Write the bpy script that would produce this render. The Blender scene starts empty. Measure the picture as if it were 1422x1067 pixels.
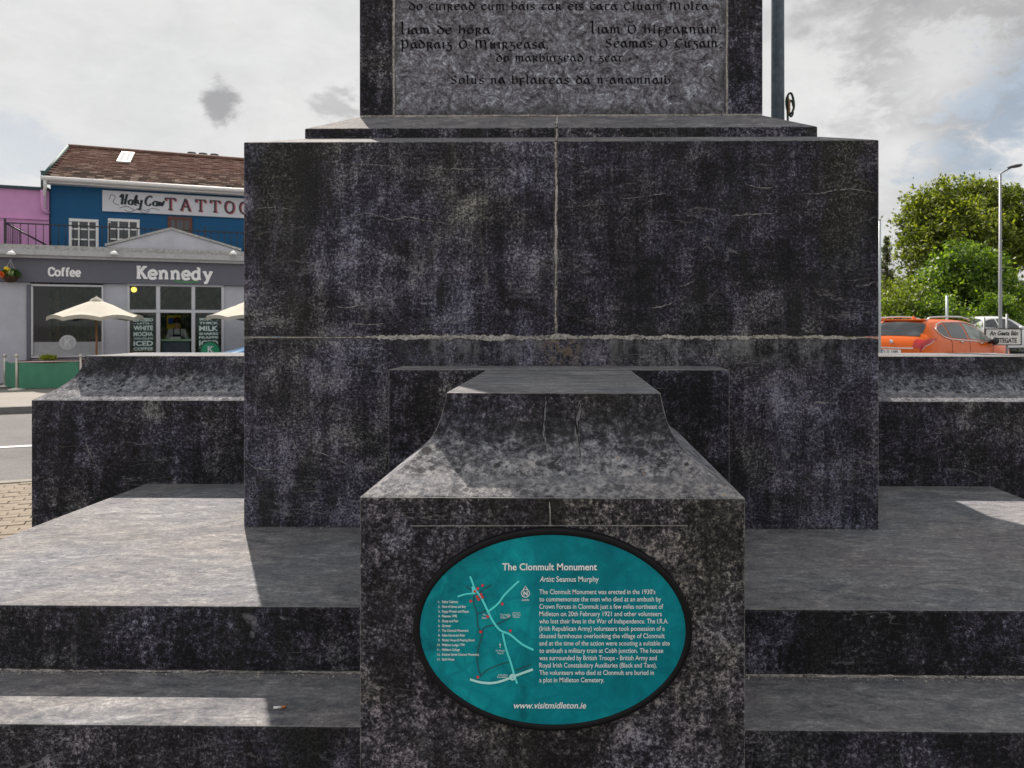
import bpy, bmesh, math, random
import numpy as np
from mathutils import Vector, Matrix

# ------------------------------------------------------------------ camera, world, sun
scn = bpy.context.scene
TH = math.radians(0.9)
cam_d = bpy.data.cameras.new('camera'); cam = bpy.data.objects.new('camera', cam_d)
scn.collection.objects.link(cam); scn.camera = cam
cam.location = (0, 0, 1.0); cam.rotation_euler = (math.radians(90), 0, TH)
cam_d.sensor_width = 36; cam_d.lens = 1080/1422*36
cam_d.shift_x = -(773-711)/1422; cam_d.shift_y = -(533.5-450)/1422
cam_d.clip_start = 0.05; cam_d.clip_end = 3000
cam_d.dof.use_dof = True; cam_d.dof.focus_distance = 2.7; cam_d.dof.aperture_fstop = 9.0
scn.view_settings.view_transform = 'Standard'; scn.view_settings.look = 'None'
scn.view_settings.exposure = 0.56; scn.view_settings.gamma = 1.0
scn.view_settings.use_curve_mapping = False
SUN_DIR = Vector((-0.475/1.107*math.cos(math.radians(50)), 1/1.107*math.cos(math.radians(50)), math.sin(math.radians(50)))).normalized()
sun_d = bpy.data.lights.new('sun', 'SUN'); sun = bpy.data.objects.new('sun', sun_d)
scn.collection.objects.link(sun)
sun_d.energy = 5.0; sun_d.angle = math.radians(0.5); sun_d.color = (1.0, 0.90, 0.80)
sun.rotation_euler = SUN_DIR.to_track_quat('Z', 'Y').to_euler()

CAM = (0.0, 0.0, 1.0)
def ray(px, py):
    x = (px-773)/1080; z = -(py-450)/1080
    return Vector((x*math.cos(TH)-math.sin(TH), x*math.sin(TH)+math.cos(TH), z))
def at_z(px, py, z):
    r = ray(px, py); t = (z-1)/r.z; return Vector((r.x*t, r.y*t, z))
def at_y(px, py, y):
    r = ray(px, py); t = y/r.y; return Vector((r.x*t, y, 1+r.z*t))

# ------------------------------------------------------------------ node helpers
class NT:
    def __init__(s, tree): s.t = tree; s.n = tree.nodes; s.l = tree.links
    def set(s, sock, v):
        if isinstance(v, bpy.types.NodeSocket): s.l.new(v, sock)
        elif isinstance(v, (tuple, list)):
            v = tuple(v)
            try: sock.default_value = v
            except Exception: sock.default_value = v+(1.0,)
        else: sock.default_value = v
    def node(s, typ, **kw):
        nd = s.n.new(typ)
        for k, v in kw.items(): setattr(nd, k, v)
        return nd
    def math(s, op, a, b=0.0, c=0.0, clamp=False):
        nd = s.node('ShaderNodeMath', operation=op, use_clamp=clamp)
        s.set(nd.inputs[0], a); s.set(nd.inputs[1], b); s.set(nd.inputs[2], c); return nd.outputs[0]
    def vmul(s, v, k):
        nd = s.node('ShaderNodeVectorMath', operation='MULTIPLY'); s.set(nd.inputs[0], v); s.set(nd.inputs[1], k); return nd.outputs[0]
    def vadd(s, v, k):
        nd = s.node('ShaderNodeVectorMath', operation='ADD'); s.set(nd.inputs[0], v); s.set(nd.inputs[1], k); return nd.outputs[0]
    def noise(s, v, scale, detail=4, rough=0.55, dist=0.0, col=False):
        nd = s.node('ShaderNodeTexNoise'); s.set(nd.inputs['Vector'], v)
        nd.inputs['Scale'].default_value = scale; nd.inputs['Detail'].default_value = detail
        nd.inputs['Roughness'].default_value = rough; nd.inputs['Distortion'].default_value = dist
        return nd.outputs['Color' if col else 'Fac']
    def voro(s, v, scale, rnd=1.0, out='Distance', feat='F1'):
        nd = s.node('ShaderNodeTexVoronoi', feature=feat); s.set(nd.inputs['Vector'], v)
        nd.inputs['Scale'].default_value = scale; nd.inputs['Randomness'].default_value = rnd
        return nd.outputs[out]
    def step(s, v, a, b, lo=0.0, hi=1.0, smooth=True):
        nd = s.node('ShaderNodeMapRange', interpolation_type='SMOOTHSTEP' if smooth else 'LINEAR')
        s.set(nd.inputs[0], v); s.set(nd.inputs[1], a); s.set(nd.inputs[2], b); s.set(nd.inputs[3], lo); s.set(nd.inputs[4], hi)
        return nd.outputs[0]
    def ramp(s, v, stops):
        nd = s.node('ShaderNodeValToRGB'); s.set(nd.inputs[0], v); e = nd.color_ramp.elements
        while len(e) > 1: e.remove(e[-1])
        e[0].position = stops[0][0]; e[0].color = tuple(stops[0][1])+(1,)
        for p, c in stops[1:]:
            x = e.new(p); x.color = tuple(c)+(1,)
        return nd.outputs[0]
    def mix(s, f, a, b, mode='MIX'):
        nd = s.node('ShaderNodeMix', data_type='RGBA', blend_type=mode)
        s.set(nd.inputs[0], f); s.set(nd.inputs[6], a); s.set(nd.inputs[7], b); return nd.outputs[2]
    def sep(s, v):
        nd = s.node('ShaderNodeSeparateXYZ'); s.set(nd.inputs[0], v); return nd.outputs
    def bump(s, h, strength=0.3, dist=0.01, nrm=None):
        nd = s.node('ShaderNodeBump'); s.set(nd.inputs['Height'], h)
        nd.inputs['Strength'].default_value = strength; nd.inputs['Distance'].default_value = dist
        if nrm is not None: s.l.new(nrm, nd.inputs['Normal'])
        return nd.outputs[0]

def new_mat(name):
    m = bpy.data.materials.new(name); m.use_nodes = True
    t = NT(m.node_tree); b = m.node_tree.nodes['Principled BSDF']
    return m, t, b
MC = {}
def mat(name, col, rough=0.6, metal=0.0, var=0.12, scale=8.0, bump=0.0, coat=0.0, spec=0.5, trans=0.0):
    """simple procedural material: base colour with noise variation"""
    if name in MC: return MC[name]
    m, t, b = new_mat(name)
    geo = t.node('ShaderNodeTexCoord'); p = geo.outputs['Object']
    n = t.noise(p, scale, 6, 0.6)
    v = t.step(n, 0.25, 0.75, 1-var, 1+var, smooth=False)
    c = t.mix(1.0, tuple(col)+(1,), (1, 1, 1, 1), 'MULTIPLY')
    nd = t.node('ShaderNodeVectorMath', operation='SCALE'); t.set(nd.inputs[0], tuple(col)); t.l.new(v, nd.inputs['Scale'])
    t.l.new(nd.outputs[0], b.inputs['Base Color'])
    b.inputs['Roughness'].default_value = rough; b.inputs['Metallic'].default_value = metal
    b.inputs['Coat Weight'].default_value = coat; b.inputs['Specular IOR Level'].default_value = spec
    b.inputs['Transmission Weight'].default_value = trans
    if bump: t.l.new(t.bump(t.noise(p, scale*6, 5), bump, 0.01), b.inputs['Normal'])
    MC[name] = m; return m

# ------------------------------------------------------------------ world: hazy bright cloud over nishita
w = bpy.data.worlds.new('World'); scn.world = w; w.use_nodes = True
t = NT(w.node_tree); bg = w.node_tree.nodes['Background']
sky = t.node('ShaderNodeTexSky', sky_type='NISHITA'); sky.sun_disc = False
sky.sun_elevation = math.radians(50); sky.sun_rotation = math.atan2(SUN_DIR.x, SUN_DIR.y)
sky.air_density = 1.0; sky.dust_density = 1.5
tc = t.node('ShaderNodeTexCoord'); d = tc.outputs['Generated']
dd = t.vmul(d, (1.0, 1.0, 1.9))
n_big = t.noise(t.vadd(dd, (3.1, 0.4, 1.7)), 2.2, 9, 0.60, 0.5)
n_mid = t.noise(t.vadd(dd, (7.7, 1.3, 4.2)), 4.6, 10, 0.58, 0.35)
n_fin = t.noise(t.vadd(dd, (1.7, 5.3, 0.2)), 15, 9, 0.68, 0.3)
sx = t.sep(d)
rightness = t.step(sx[0], -0.05, 0.40)          # broken cumulus on one side of the sky, thin veil on the other
veil = t.ramp(n_big, [(0.30, (7.0, 7.05, 7.15)), (0.48, (7.7, 7.7, 7.7)), (0.62, (8.0, 7.95, 7.9)), (0.72, (7.5, 7.5, 7.5))])
cum = t.ramp(n_mid, [(0.28, (4.5, 4.5, 4.55)), (0.40, (5.6, 5.6, 5.65)), (0.48, (7.3, 7.3, 7.3)), (0.60, (8.0, 7.95, 7.95)), (0.75, (7.0, 7.0, 7.05))])
cl = t.mix(t.math('MULTIPLY', rightness, 0.85), veil, cum)
cl = t.mix(1.0, cl, t.ramp(n_fin, [(0.3, (0.93, 0.93, 0.93)), (0.7, (1.05, 1.05, 1.05))]), 'MULTIPLY')
def dirblob(px, py, r0, r1, wob=0.0):
    v = ray(px, py).normalized()
    nd = t.node('ShaderNodeVectorMath', operation='DISTANCE'); t.set(nd.inputs[0], d); t.set(nd.inputs[1], tuple(v))
    q = t.math('ADD', nd.outputs['Value'], t.math('MULTIPLY', t.math('SUBTRACT', n_fin, 0.5), wob))
    q = t.math('ADD', q, t.math('MULTIPLY', t.math('SUBTRACT', n_mid, 0.5), wob))
    return t.step(q, r0, r1, 1.0, 0.0)
for (px, py, r0, r1, wob, k) in ((300, 146, 0.0, 0.019, 0.075, 0.8), (462, 137, 0.0, 0.022, 0.11, 0.45), (1260, 45, 0.01, 0.10, 0.25, 0.5),
                                 (1370, 60, 0.0, 0.13, 0.25, 0.55), (1180, 170, 0.0, 0.06, 0.2, 0.35), (1340, 170, 0.0, 0.11, 0.3, 0.45)):
    cl = t.mix(t.math('MULTIPLY', dirblob(px, py, r0, r1, wob), k), cl, (3.2, 3.2, 3.3, 1))
for (px, py, r0, r1, wob, k) in ((1310, 95, 0.0, 0.07, 0.25, 0.7), (1250, 215, 0.0, 0.05, 0.2, 0.6)):
    cl = t.mix(t.math('MULTIPLY', dirblob(px, py, r0, r1, wob), k), cl, (8.3, 8.3, 8.3, 1))
gap = t.math('MULTIPLY', t.step(n_big, 0.29, 0.37, 1.0, 0.0), 0.6)
gap = t.math('MAXIMUM', gap, t.math('MULTIPLY', dirblob(1400, 208, 0.0, 0.09, 0.35), 0.55))
gap = t.math('MAXIMUM', gap, t.math('MULTIPLY', dirblob(10, 212, 0.0, 0.05, 0.20), 0.3))
blue = t.mix(0.45, sky.outputs[0], (3.3, 4.6, 6.0, 1))
t.l.new(t.mix(gap, cl, blue), bg.inputs['Color'])
bg.inputs['Strength'].default_value = 0.069

# ------------------------------------------------------------------ mesh helpers
COL = scn.collection
def link(o, parent=None):
    COL.objects.link(o)
    if parent is not None: o.parent = parent
    return o
def tag(o, label=None, cat=None, group=None, kind=None):
    if label: o['label'] = label
    if cat: o['category'] = cat
    if group: o['group'] = group
    if kind: o['kind'] = kind
    return o
def thing(name, label, cat, group=None, loc=(0, 0, 0), rotz=0.0):
    o = bpy.data.objects.new(name, None); o.location = loc; o.rotation_euler = (0, 0, rotz)
    o.empty_display_size = 0.3
    link(o); return tag(o, label, cat, group)
class MB:
    def __init__(s): s.v = []; s.f = []; s.sm = []
    def add(s, vs, fs, smooth=False):
        k = len(s.v); s.v += [tuple(v) for v in vs]; s.f += [tuple(i+k for i in f) for f in fs]; s.sm += [smooth]*len(fs); return s
    def box(s, x0, x1, y0, y1, z0, z1, M=None):
        vs = [(x, y, z) for z in (z0, z1) for y in (y0, y1) for x in (x0, x1)]
        if M: vs = [M(*v) if callable(M) else M @ Vector(v) for v in vs]
        return s.add(vs, [(0, 2, 3, 1), (4, 5, 7, 6), (0, 1, 5, 4), (2, 6, 7, 3), (0, 4, 6, 2), (1, 3, 7, 5)])
    def prism(s, prof, y0, y1, M=None):          # prof (x,z) polygon extruded along y
        n = len(prof); vs = [(p[0], y0, p[1]) for p in prof]+[(p[0], y1, p[1]) for p in prof]
        if M: vs = [M(*v) for v in vs]
        return s.add(vs, [tuple(range(n)), tuple(range(2*n-1, n-1, -1))]+[(i, i+n, (i+1) % n+n, (i+1) % n) for i in range(n)])
    def tube(s, pts, r, n=10, cap=True):
        pts = [Vector(p) for p in pts]; rs = r if isinstance(r, (list, tuple)) else [r]*len(pts)
        k = len(s.v); up = None
        for i, p in enumerate(pts):
            a = pts[max(i-1, 0)]; b = pts[min(i+1, len(pts)-1)]; d = (b-a).normalized()
            if up is None:
                up = Vector((0, 0, 1)) if abs(d.z) < .9 else Vector((1, 0, 0))
            x = d.cross(up).normalized(); y = x.cross(d).normalized(); up = y
            for j in range(n):
                q = 2*math.pi*j/n; s.v.append(tuple(p+(x*math.cos(q)+y*math.sin(q))*rs[i]))
        for i in range(len(pts)-1):
            for j in range(n):
                s.f.append((k+i*n+j, k+i*n+(j+1) % n, k+(i+1)*n+(j+1) % n, k+(i+1)*n+j)); s.sm.append(True)
        if cap:
            s.f.append(tuple(k+j for j in range(n-1, -1, -1))); s.sm.append(False)
            s.f.append(tuple(k+(len(pts)-1)*n+j for j in range(n))); s.sm.append(False)
        return s
    def lathe(s, prof, c=(0, 0, 0), n=16):
        k = len(s.v)
        for r, z in prof:
            for j in range(n):
                q = 2*math.pi*j/n; s.v.append((c[0]+r*math.cos(q), c[1]+r*math.sin(q), c[2]+z))
        for i in range(len(prof)-1):
            for j in range(n):
                s.f.append((k+i*n+j, k+i*n+(j+1) % n, k+(i+1)*n+(j+1) % n, k+(i+1)*n+j)); s.sm.append(True)
        return s
    def grid(s, P, smooth=True, closed=False):
        k = len(s.v); R = len(P); C = len(P[0])
        for row in P: s.v += [tuple(p) for p in row]
        for i in range(R-1):
            for j in range(C-1 if not closed else C):
                s.f.append((k+i*C+j, k+i*C+(j+1) % C, k+(i+1)*C+(j+1) % C, k+(i+1)*C+j)); s.sm.append(smooth)
        return s
    def mesh(s, name, m):
        me = bpy.data.meshes.new(name); me.from_pydata(s.v, [], s.f)
        me.polygons.foreach_set('use_smooth', s.sm); me.materials.append(m); me.update(); return me
    def build(s, name, m, parent=None, bevel=0.0, seg=2):
        me = s.mesh(name, m)
        bm = bmesh.new(); bm.from_mesh(me)
        bmesh.ops.recalc_face_normals(bm, faces=bm.faces)
        if bevel: bmesh.ops.bevel(bm, geom=list(bm.edges), offset=bevel, segments=seg, profile=0.6, affect='EDGES')
        bm.to_mesh(me); bm.free()
        return link(bpy.data.objects.new(name, me), parent)

def ribbon(mb, pts, width, M, depth=0.0, nib=None):
    """flat ribbon along 2D pts; M(x,z,depth)->world. nib=(angle) gives broad pen strokes"""
    P = [Vector((p[0], p[1])) for p in pts]; L = []; R = []
    for i, p in enumerate(P):
        a = P[max(i-1, 0)]; b = P[min(i+1, len(P)-1)]; d = (b-a)
        if d.length < 1e-9: d = Vector((1, 0))
        d.normalize(); wd = width[i] if isinstance(width, (list, tuple)) else width
        n = Vector((-d.y, d.x))*wd/2
        if nib is not None:
            nb = Vector((math.cos(nib), math.sin(nib)))*wd/2
            c = d.x*nb.y-d.y*nb.x
            if c < 0: nb = -nb
            n = nb+n*0.25
        L.append(M(p.x+n.x, p.y+n.y, depth)); R.append(M(p.x-n.x, p.y-n.y, depth))
    k = len(mb.v); mb.v += [tuple(v) for v in L+R]; n = len(P)
    for i in range(n-1): mb.f.append((k+i, k+n+i, k+n+i+1, k+i+1)); mb.sm.append(False)

def smooth_poly(pts, n=4):
    if len(pts) < 3: return pts
    out = []
    P = [pts[0]]+list(pts)+[pts[-1]]
    for i in range(1, len(P)-2):
        p0, p1, p2, p3 = [Vector(q) for q in P[i-1:i+3]]
        for k in range(n):
            u = k/n
            out.append(tuple(0.5*((2*p1)+(-p0+p2)*u+(2*p0-5*p1+4*p2-p3)*u*u+(-p0+3*p1-3*p2+p3)*u**3)))
    out.append(tuple(P[-2])); return out

def disc(mb, x, z, r, M, depth=0.0, n=16, r2=None):
    k = len(mb.v); r2 = r if r2 is None else r2
    for j in range(n): mb.v.append(tuple(M(x+r*math.cos(2*math.pi*j/n), z+r2*math.sin(2*math.pi*j/n), depth)))
    mb.f.append(tuple(range(k, k+n))); mb.sm.append(False)
def ring(mb, x, z, r0, r1, M, depth=0.0, n=28):
    k = len(mb.v)
    for r in (r0, r1):
        for j in range(n): mb.v.append(tuple(M(x+r*math.cos(2*math.pi*j/n), z+r*math.sin(2*math.pi*j/n), depth)))
    for j in range(n): mb.f.append((k+j, k+(j+1) % n, k+n+(j+1) % n, k+n+j)); mb.sm.append(False)

_fc = {}
def text_mesh(string, bold=0.0, shear=0.0):
    key = (string, bold, shear)
    if key in _fc: return _fc[key]
    c = bpy.data.curves.new('t', 'FONT'); c.body = string; c.size = 1.0; c.offset = bold; c.shear = shear; c.resolution_u = 3
    o = bpy.data.objects.new('t', c); COL.objects.link(o)
    dg = bpy.context.evaluated_depsgraph_get(); me = bpy.data.meshes.new_from_object(o.evaluated_get(dg))
    vs = [tuple(v.co[:2]) for v in me.vertices]; fs = [tuple(p.vertices) for p in me.polygons]
    bpy.data.objects.remove(o); bpy.data.curves.remove(c); bpy.data.meshes.remove(me)
    xs = [v[0] for v in vs]; _fc[key] = (vs, fs, min(xs), max(xs)); return _fc[key]
def put_text(mb, string, x0, x1, zb, size, M, depth=0.0, bold=0.0, shear=0.0, width=None):
    vs, fs, a, b = text_mesh(string, bold, shear)
    if x1 is None: sx = size if width is None else width
    else: sx = (x1-x0)/(b-a)
    k = len(mb.v); mb.v += [tuple(M(x0+(v[0]-a)*sx, zb+v[1]*size, depth)) for v in vs]
    mb.f += [tuple(i+k for i in f) for f in fs]; mb.sm += [False]*len(fs)

# ------------------------------------------------------------------ stone materials
def stone_material(name, panel=False):
    m, t, b = new_mat(name)
    g = t.node('ShaderNodeNewGeometry'); p = g.outputs['Position']; X, Y, Z = t.sep(p); nz = t.sep(g.outputs['True Normal'])[2]
    info = t.node('ShaderNodeObjectInfo').outputs['Random']
    streak = t.noise(t.vmul(p, (1, 1, 0.13)), 11, 6, 0.62, 0.4)
    fine_st = t.noise(t.vmul(p, (1, 1, 0.06)), 70, 3, 0.6)
    cloud = t.noise(p, 4.2, 6, 0.65, 0.6)
    mott = t.noise(p, 26, 8, 0.72, 0.3)
    grain = t.noise(p, 150, 3, 0.8)
    spk = t.noise(p, 420, 2, 0.6)
    bed = t.noise(t.vmul(p, (0.25, 0.25, 1.6)), 16, 8, 0.68, 0.8)
    # --- weathered upright faces: black crust, bluish bare stone
    speck = t.noise(t.vadd(p, (1.3, 0.2, 2.1)), 72, 3, 0.85)
    drip = t.noise(t.vmul(t.vadd(p, (0.7, 0.3, 0)), (1, 1, 0.035)), 34, 5, 0.66, 0.3)
    terms = ((streak, 0.20), (mott, 0.16), (speck, 0.56), (grain, 0.30), (cloud, 0.34), (bed, 0.12), (drip, 0.09), (info, 0.05))
    v = t.math('MULTIPLY', terms[0][0], terms[0][1])
    for q_, k_ in terms[1:]: v = t.math('ADD', v, t.math('MULTIPLY', q_, k_))
    v = t.math('SUBTRACT', v, 0.91)
    v = t.math('ADD', t.math('MULTIPLY', v, 3.1), 0.44)
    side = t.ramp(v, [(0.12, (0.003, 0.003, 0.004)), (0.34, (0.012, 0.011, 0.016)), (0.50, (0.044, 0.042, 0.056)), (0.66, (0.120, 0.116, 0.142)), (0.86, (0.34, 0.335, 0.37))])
    hue = t.ramp(t.noise(t.vadd(p, (8, 3, 2)), 2.2, 4, 0.6), [(0.36, (1.02, 1.04, 0.90)), (0.5, (1.0, 0.97, 1.08)), (0.64, (0.95, 0.98, 1.13))])
    side = t.mix(1.0, side, hue, 'MULTIPLY')
    warm = t.ramp(t.math('ADD', t.math('MULTIPLY', t.noise(t.vadd(p, (0.6, 0, 6)), 1.9, 4, 0.6), 0.8), t.math('MULTIPLY', t.step(Y, 2.6, 2.2), 0.16)), [(0.44, (1, 1, 1)), (0.58, (1.09, 1.03, 0.92))])
    side = t.mix(1.0, side, warm, 'MULTIPLY')
    pit = t.math('MULTIPLY', t.step(t.voro(t.vadd(p, t.vmul(t.noise(p, 60, 2, col=True), (0.01, 0.01, 0.01))), 58), 0.20, 0.30, 1, 0), t.step(t.noise(t.vadd(p, (3, 9, 4)), 5.5, 4, 0.6), 0.50, 0.60))
    side = t.mix(t.math('MULTIPLY', pit, 0.85), side, (0.004, 0.004, 0.004, 1))
    # black algae stains
    bl = t.noise(t.vmul(t.vadd(p, (4.3, 0, 1.1)), (1, 1, 0.42)), 3.1, 7, 0.68, 0.4)
    side = t.mix(t.math('MULTIPLY', t.step(bl, 0.50, 0.64), 0.82), side, t.mix(t.step(grain, 0.45, 0.62), (0.005, 0.005, 0.005, 1), (0.035, 0.036, 0.034, 1)))
    # pale runs of lime down the face, only in places
    dp = t.math('MULTIPLY', t.step(t.noise(t.vmul(t.vadd(p, (2.7, 1.3, 0.4)), (1, 1, 0.09)), 17, 4, 0.6, 0.5), 0.62, 0.72), t.step(t.noise(t.vadd(p, (7, 7, 1)), 2.4, 3), 0.50, 0.60))
    side = t.mix(t.math('MULTIPLY', t.math('MULTIPLY', dp, t.step(mott, 0.40, 0.60)), 0.45), side, (0.21, 0.205, 0.20, 1))
    # pale bedding veins, roughly level
    vn = t.noise(t.vadd(t.vmul(p, (0.55, 0.55, 2.4)), (0, 0, 3.3)), 2.3, 7, 0.55, 0.5)
    ln = t.step(t.math('ABSOLUTE', t.math('SUBTRACT', vn, 0.5)), 0.0, 0.0055, 1.0, 0.0)
    ln = t.math('MULTIPLY', ln, t.step(t.noise(t.vadd(p, (2.2, 1.1, 0.3)), 2.6, 3), 0.50, 0.60))
    side = t.mix(t.math('MULTIPLY', ln, 0.5), side, (0.27, 0.265, 0.26, 1))
    # pale crust flecks
    vf = t.noise(t.vadd(p, (9.2, 3.1, 0.3)), 9.5, 3, 0.5, 0.4)
    side = t.mix(t.math('MULTIPLY', t.step(vf, 0.69, 0.75), t.step(mott, 0.42, 0.6, 0, 0.7)), side, (0.23, 0.23, 0.25, 1))
    # grey-green lichen columns near the pedestal corners
    colm = t.math('MAXIMUM', t.step(t.math('ADD', t.math('ABSOLUTE', t.math('SUBTRACT', X, 1.34)), t.math('MULTIPLY', t.math('SUBTRACT', cloud, 0.5), 0.3)), 0.04, 0.15, 1, 0), t.math('MULTIPLY', t.step(t.math('ABSOLUTE', t.math('ADD', X, 1.44)), 0.03, 0.16, 1, 0), 0.8))
    colm = t.math('MULTIPLY', colm, t.step(t.math('ADD', Z, t.math('MULTIPLY', cloud, 0.5)), 1.25, 1.85))
    lic = t.math('MULTIPLY', t.step(t.noise(p, 85, 5, 0.8, 0.6), 0.48, 0.66), t.step(mott, 0.34, 0.58, 0.15, 1.0))
    side = t.mix(t.math('MULTIPLY', colm, 0.85), side, t.mix(lic, (0.008, 0.009, 0.007, 1), (0.24, 0.245, 0.21, 1)))
    # lime wash weeping out of the bed joint of the pedestal
    onf = t.math('MULTIPLY', t.step(Y, 3.72, 3.76), t.math('MULTIPLY', t.step(Y, 3.84, 3.88, 1, 0), t.math('MULTIPLY', t.step(Z, 0.936, 0.94, 1, 0), t.step(Z, 0.72, 0.93))))
    onf = t.math('MULTIPLY', onf, t.math('MULTIPLY', t.step(X, -1.0, -0.5), t.step(X, 1.2, 1.45, 1, 0)))
    wash = t.math('MULTIPLY', onf, t.step(t.math('ADD', t.math('MULTIPLY', t.noise(t.vmul(p, (1, 1, 0.25)), 15, 6, 0.7), 0.7), t.math('MULTIPLY', mott, 0.3)), 0.44, 0.62))
    side = t.mix(t.math('MULTIPLY', wash, 0.8), side, (0.20, 0.205, 0.215, 1))
    rust = t.math('MULTIPLY', t.math('MULTIPLY', onf, t.step(t.math('ABSOLUTE', t.math('SUBTRACT', X, -0.03)), 0.03, 0.13, 1, 0)), t.step(mott, 0.44, 0.6))
    side = t.mix(t.math('MULTIPLY', rust, 0.7), side, (0.24, 0.17, 0.09, 1))
    # --- rain-washed upper faces
    tw = t.noise(t.vmul(p, (0.7, 1.5, 1)), 4.5, 8, 0.70, 1.6)
    tf = t.noise(t.vmul(t.vadd(p, (3, 1, 0)), (0.75, 1.3, 1)), 15, 10, 0.84, 1.8)
    tv = t.math('ADD', t.math('MULTIPLY', tw, 0.36), t.math('ADD', t.math('MULTIPLY', tf, 0.52), t.math('MULTIPLY', speck, 0.24)))
    tv = t.math('ADD', t.math('MULTIPLY', t.math('SUBTRACT', tv, 0.56), 3.2), 0.47)
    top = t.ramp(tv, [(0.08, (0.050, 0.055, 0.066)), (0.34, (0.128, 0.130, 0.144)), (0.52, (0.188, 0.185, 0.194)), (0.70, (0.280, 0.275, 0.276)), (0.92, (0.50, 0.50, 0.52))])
    tint = t.ramp(t.noise(t.vadd(p, (5, 5, 5)), 1.7, 3), [(0.38, (0.96, 1.0, 1.04)), (0.62, (1.03, 1.0, 0.97))])
    top = t.mix(1.0, top, tint, 'MULTIPLY')
    dk = t.step(t.noise(t.vadd(p, (0.4, 8.8, 2)), 38, 5, 0.7), 0.66, 0.72)
    top = t.mix(t.math('MULTIPLY', dk, 0.7), top, (0.05, 0.052, 0.055, 1))
    # --- hollow (cove) faces: blue grey bloom with dark round lichens
    cv = t.math('ADD', t.math('MULTIPLY', mott, 0.5), t.math('ADD', t.math('MULTIPLY', streak, 0.2), t.math('MULTIPLY', speck, 0.4)))
    cv = t.math('ADD', cv, t.math('MULTIPLY', t.math('SUBTRACT', nz, 0.62), 0.22))
    cove = t.ramp(t.math('ADD', t.math('MULTIPLY', t.math('SUBTRACT', cv, 0.55), 3.3), 0.5), [(0.12, (0.008, 0.008, 0.011)), (0.40, (0.045, 0.047, 0.060)), (0.62, (0.145, 0.15, 0.178)), (0.92, (0.38, 0.385, 0.41))])
    pj = t.vadd(p, t.vmul(t.noise(p, 30, 3, col=True), (0.012, 0.012, 0.012)))
    vd = t.voro(pj, 27)
    vsz = t.voro(pj, 27, out='Color')
    spots = t.math('MULTIPLY', t.step(t.math('DIVIDE', vd, t.math('ADD', t.sep(vsz)[0], 0.02)), 0.42, 0.55, 1, 0), t.step(t.sep(vsz)[1], 0.42, 0.46))
    cove = t.mix(t.math('MULTIPLY', spots, 0.85), cove, (0.022, 0.022, 0.026, 1))
    yl = t.math('MULTIPLY', t.step(t.noise(t.vadd(p, (6, 2, 9)), 55, 4, 0.6), 0.69, 0.72), t.step(t.noise(t.vadd(p, (1, 2, 1)), 3.5, 2), 0.52, 0.6))
    cove = t.mix(1.0, cove, warm, 'MULTIPLY'); cove = t.mix(yl, cove, (0.42, 0.30, 0.05, 1))
    # choose by how steep the face is (rain washes only what faces up)
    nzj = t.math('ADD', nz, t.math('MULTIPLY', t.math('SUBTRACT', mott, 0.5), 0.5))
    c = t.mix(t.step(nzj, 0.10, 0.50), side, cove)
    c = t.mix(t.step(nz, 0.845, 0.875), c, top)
    if panel:
        sw = t.noise(p, 11, 9, 0.72, 2.4); s2 = t.noise(t.vadd(p, (3, 3, 3)), 30, 6, 0.7, 1.5)
        pv = t.math('ADD', t.math('ADD', t.math('MULTIPLY', sw, 0.55), t.math('MULTIPLY', s2, 0.35)), t.math('MULTIPLY', speck, 0.30))
        c = t.ramp(t.math('ADD', t.math('MULTIPLY', t.math('SUBTRACT', pv, 0.6), 3.6), 0.54), [(0.10, (0.012, 0.012, 0.016)), (0.36, (0.10, 0.095, 0.115)), (0.58, (0.19, 0.185, 0.215)), (0.78, (0.30, 0.32, 0.38)), (0.95, (0.62, 0.68, 0.76))])
        edge = t.math('MAXIMUM', t.step(t.math('SUBTRACT', t.math('ABSOLUTE', t.math('ADD', X, 0.047)), t.math('MULTIPLY', cloud, 0.25)), 0.74, 0.80), t.step(t.math('ADD', Z, t.math('MULTIPLY', cloud, 0.3)), 2.30, 2.36, 1, 0))
        wisp = t.step(t.math('ABSOLUTE', t.math('SUBTRACT', t.noise(t.vadd(p, (2, 4, 4)), 9, 6, 0.6, 2.2), 0.5)), 0.0, 0.018, 1, 0)
        c = t.mix(t.math('MULTIPLY', t.math('MULTIPLY', wisp, t.step(sw, 0.48, 0.6)), 0.7), c, (0.42, 0.46, 0.54, 1))
        c = t.mix(t.math('MULTIPLY', t.math('MULTIPLY', edge, 0.75), t.step(s2, 0.3, 0.6)), c, (0.035, 0.035, 0.032, 1))
    # worn pale arrises
    bv = t.node('ShaderNodeBevel', samples=4); bv.inputs['Radius'].default_value = 0.006
    dt = t.node('ShaderNodeVectorMath', operation='DOT_PRODUCT'); t.l.new(bv.outputs[0], dt.inputs[0]); t.l.new(g.outputs['Normal'], dt.inputs[1])
    ed = t.math('MULTIPLY', t.step(dt.outputs['Value'], 0.99, 0.92), t.step(mott, 0.30, 0.52))
    c = t.mix(t.math('MULTIPLY', ed, 0.8), c, (0.34, 0.335, 0.33, 1))
    t.l.new(c, b.inputs['Base Color'])
    b.inputs['Roughness'].default_value = 0.82; b.inputs['Specular IOR Level'].default_value = 0.35
    h = t.math('ADD', t.math('ADD', t.math('MULTIPLY', mott, 0.7), t.math('MULTIPLY', grain, 0.5)), t.math('MULTIPLY', tf, 0.6))
    t.l.new(t.bump(h, 0.8, 0.008), b.inputs['Normal'])
    return m
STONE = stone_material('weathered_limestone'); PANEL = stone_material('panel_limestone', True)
MORT, t, b = new_mat('mortar')
p = t.node('ShaderNodeNewGeometry').outputs['Position']; n = t.noise(p, 75, 5, 0.85); n2 = t.noise(p, 9, 5, .7)
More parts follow.
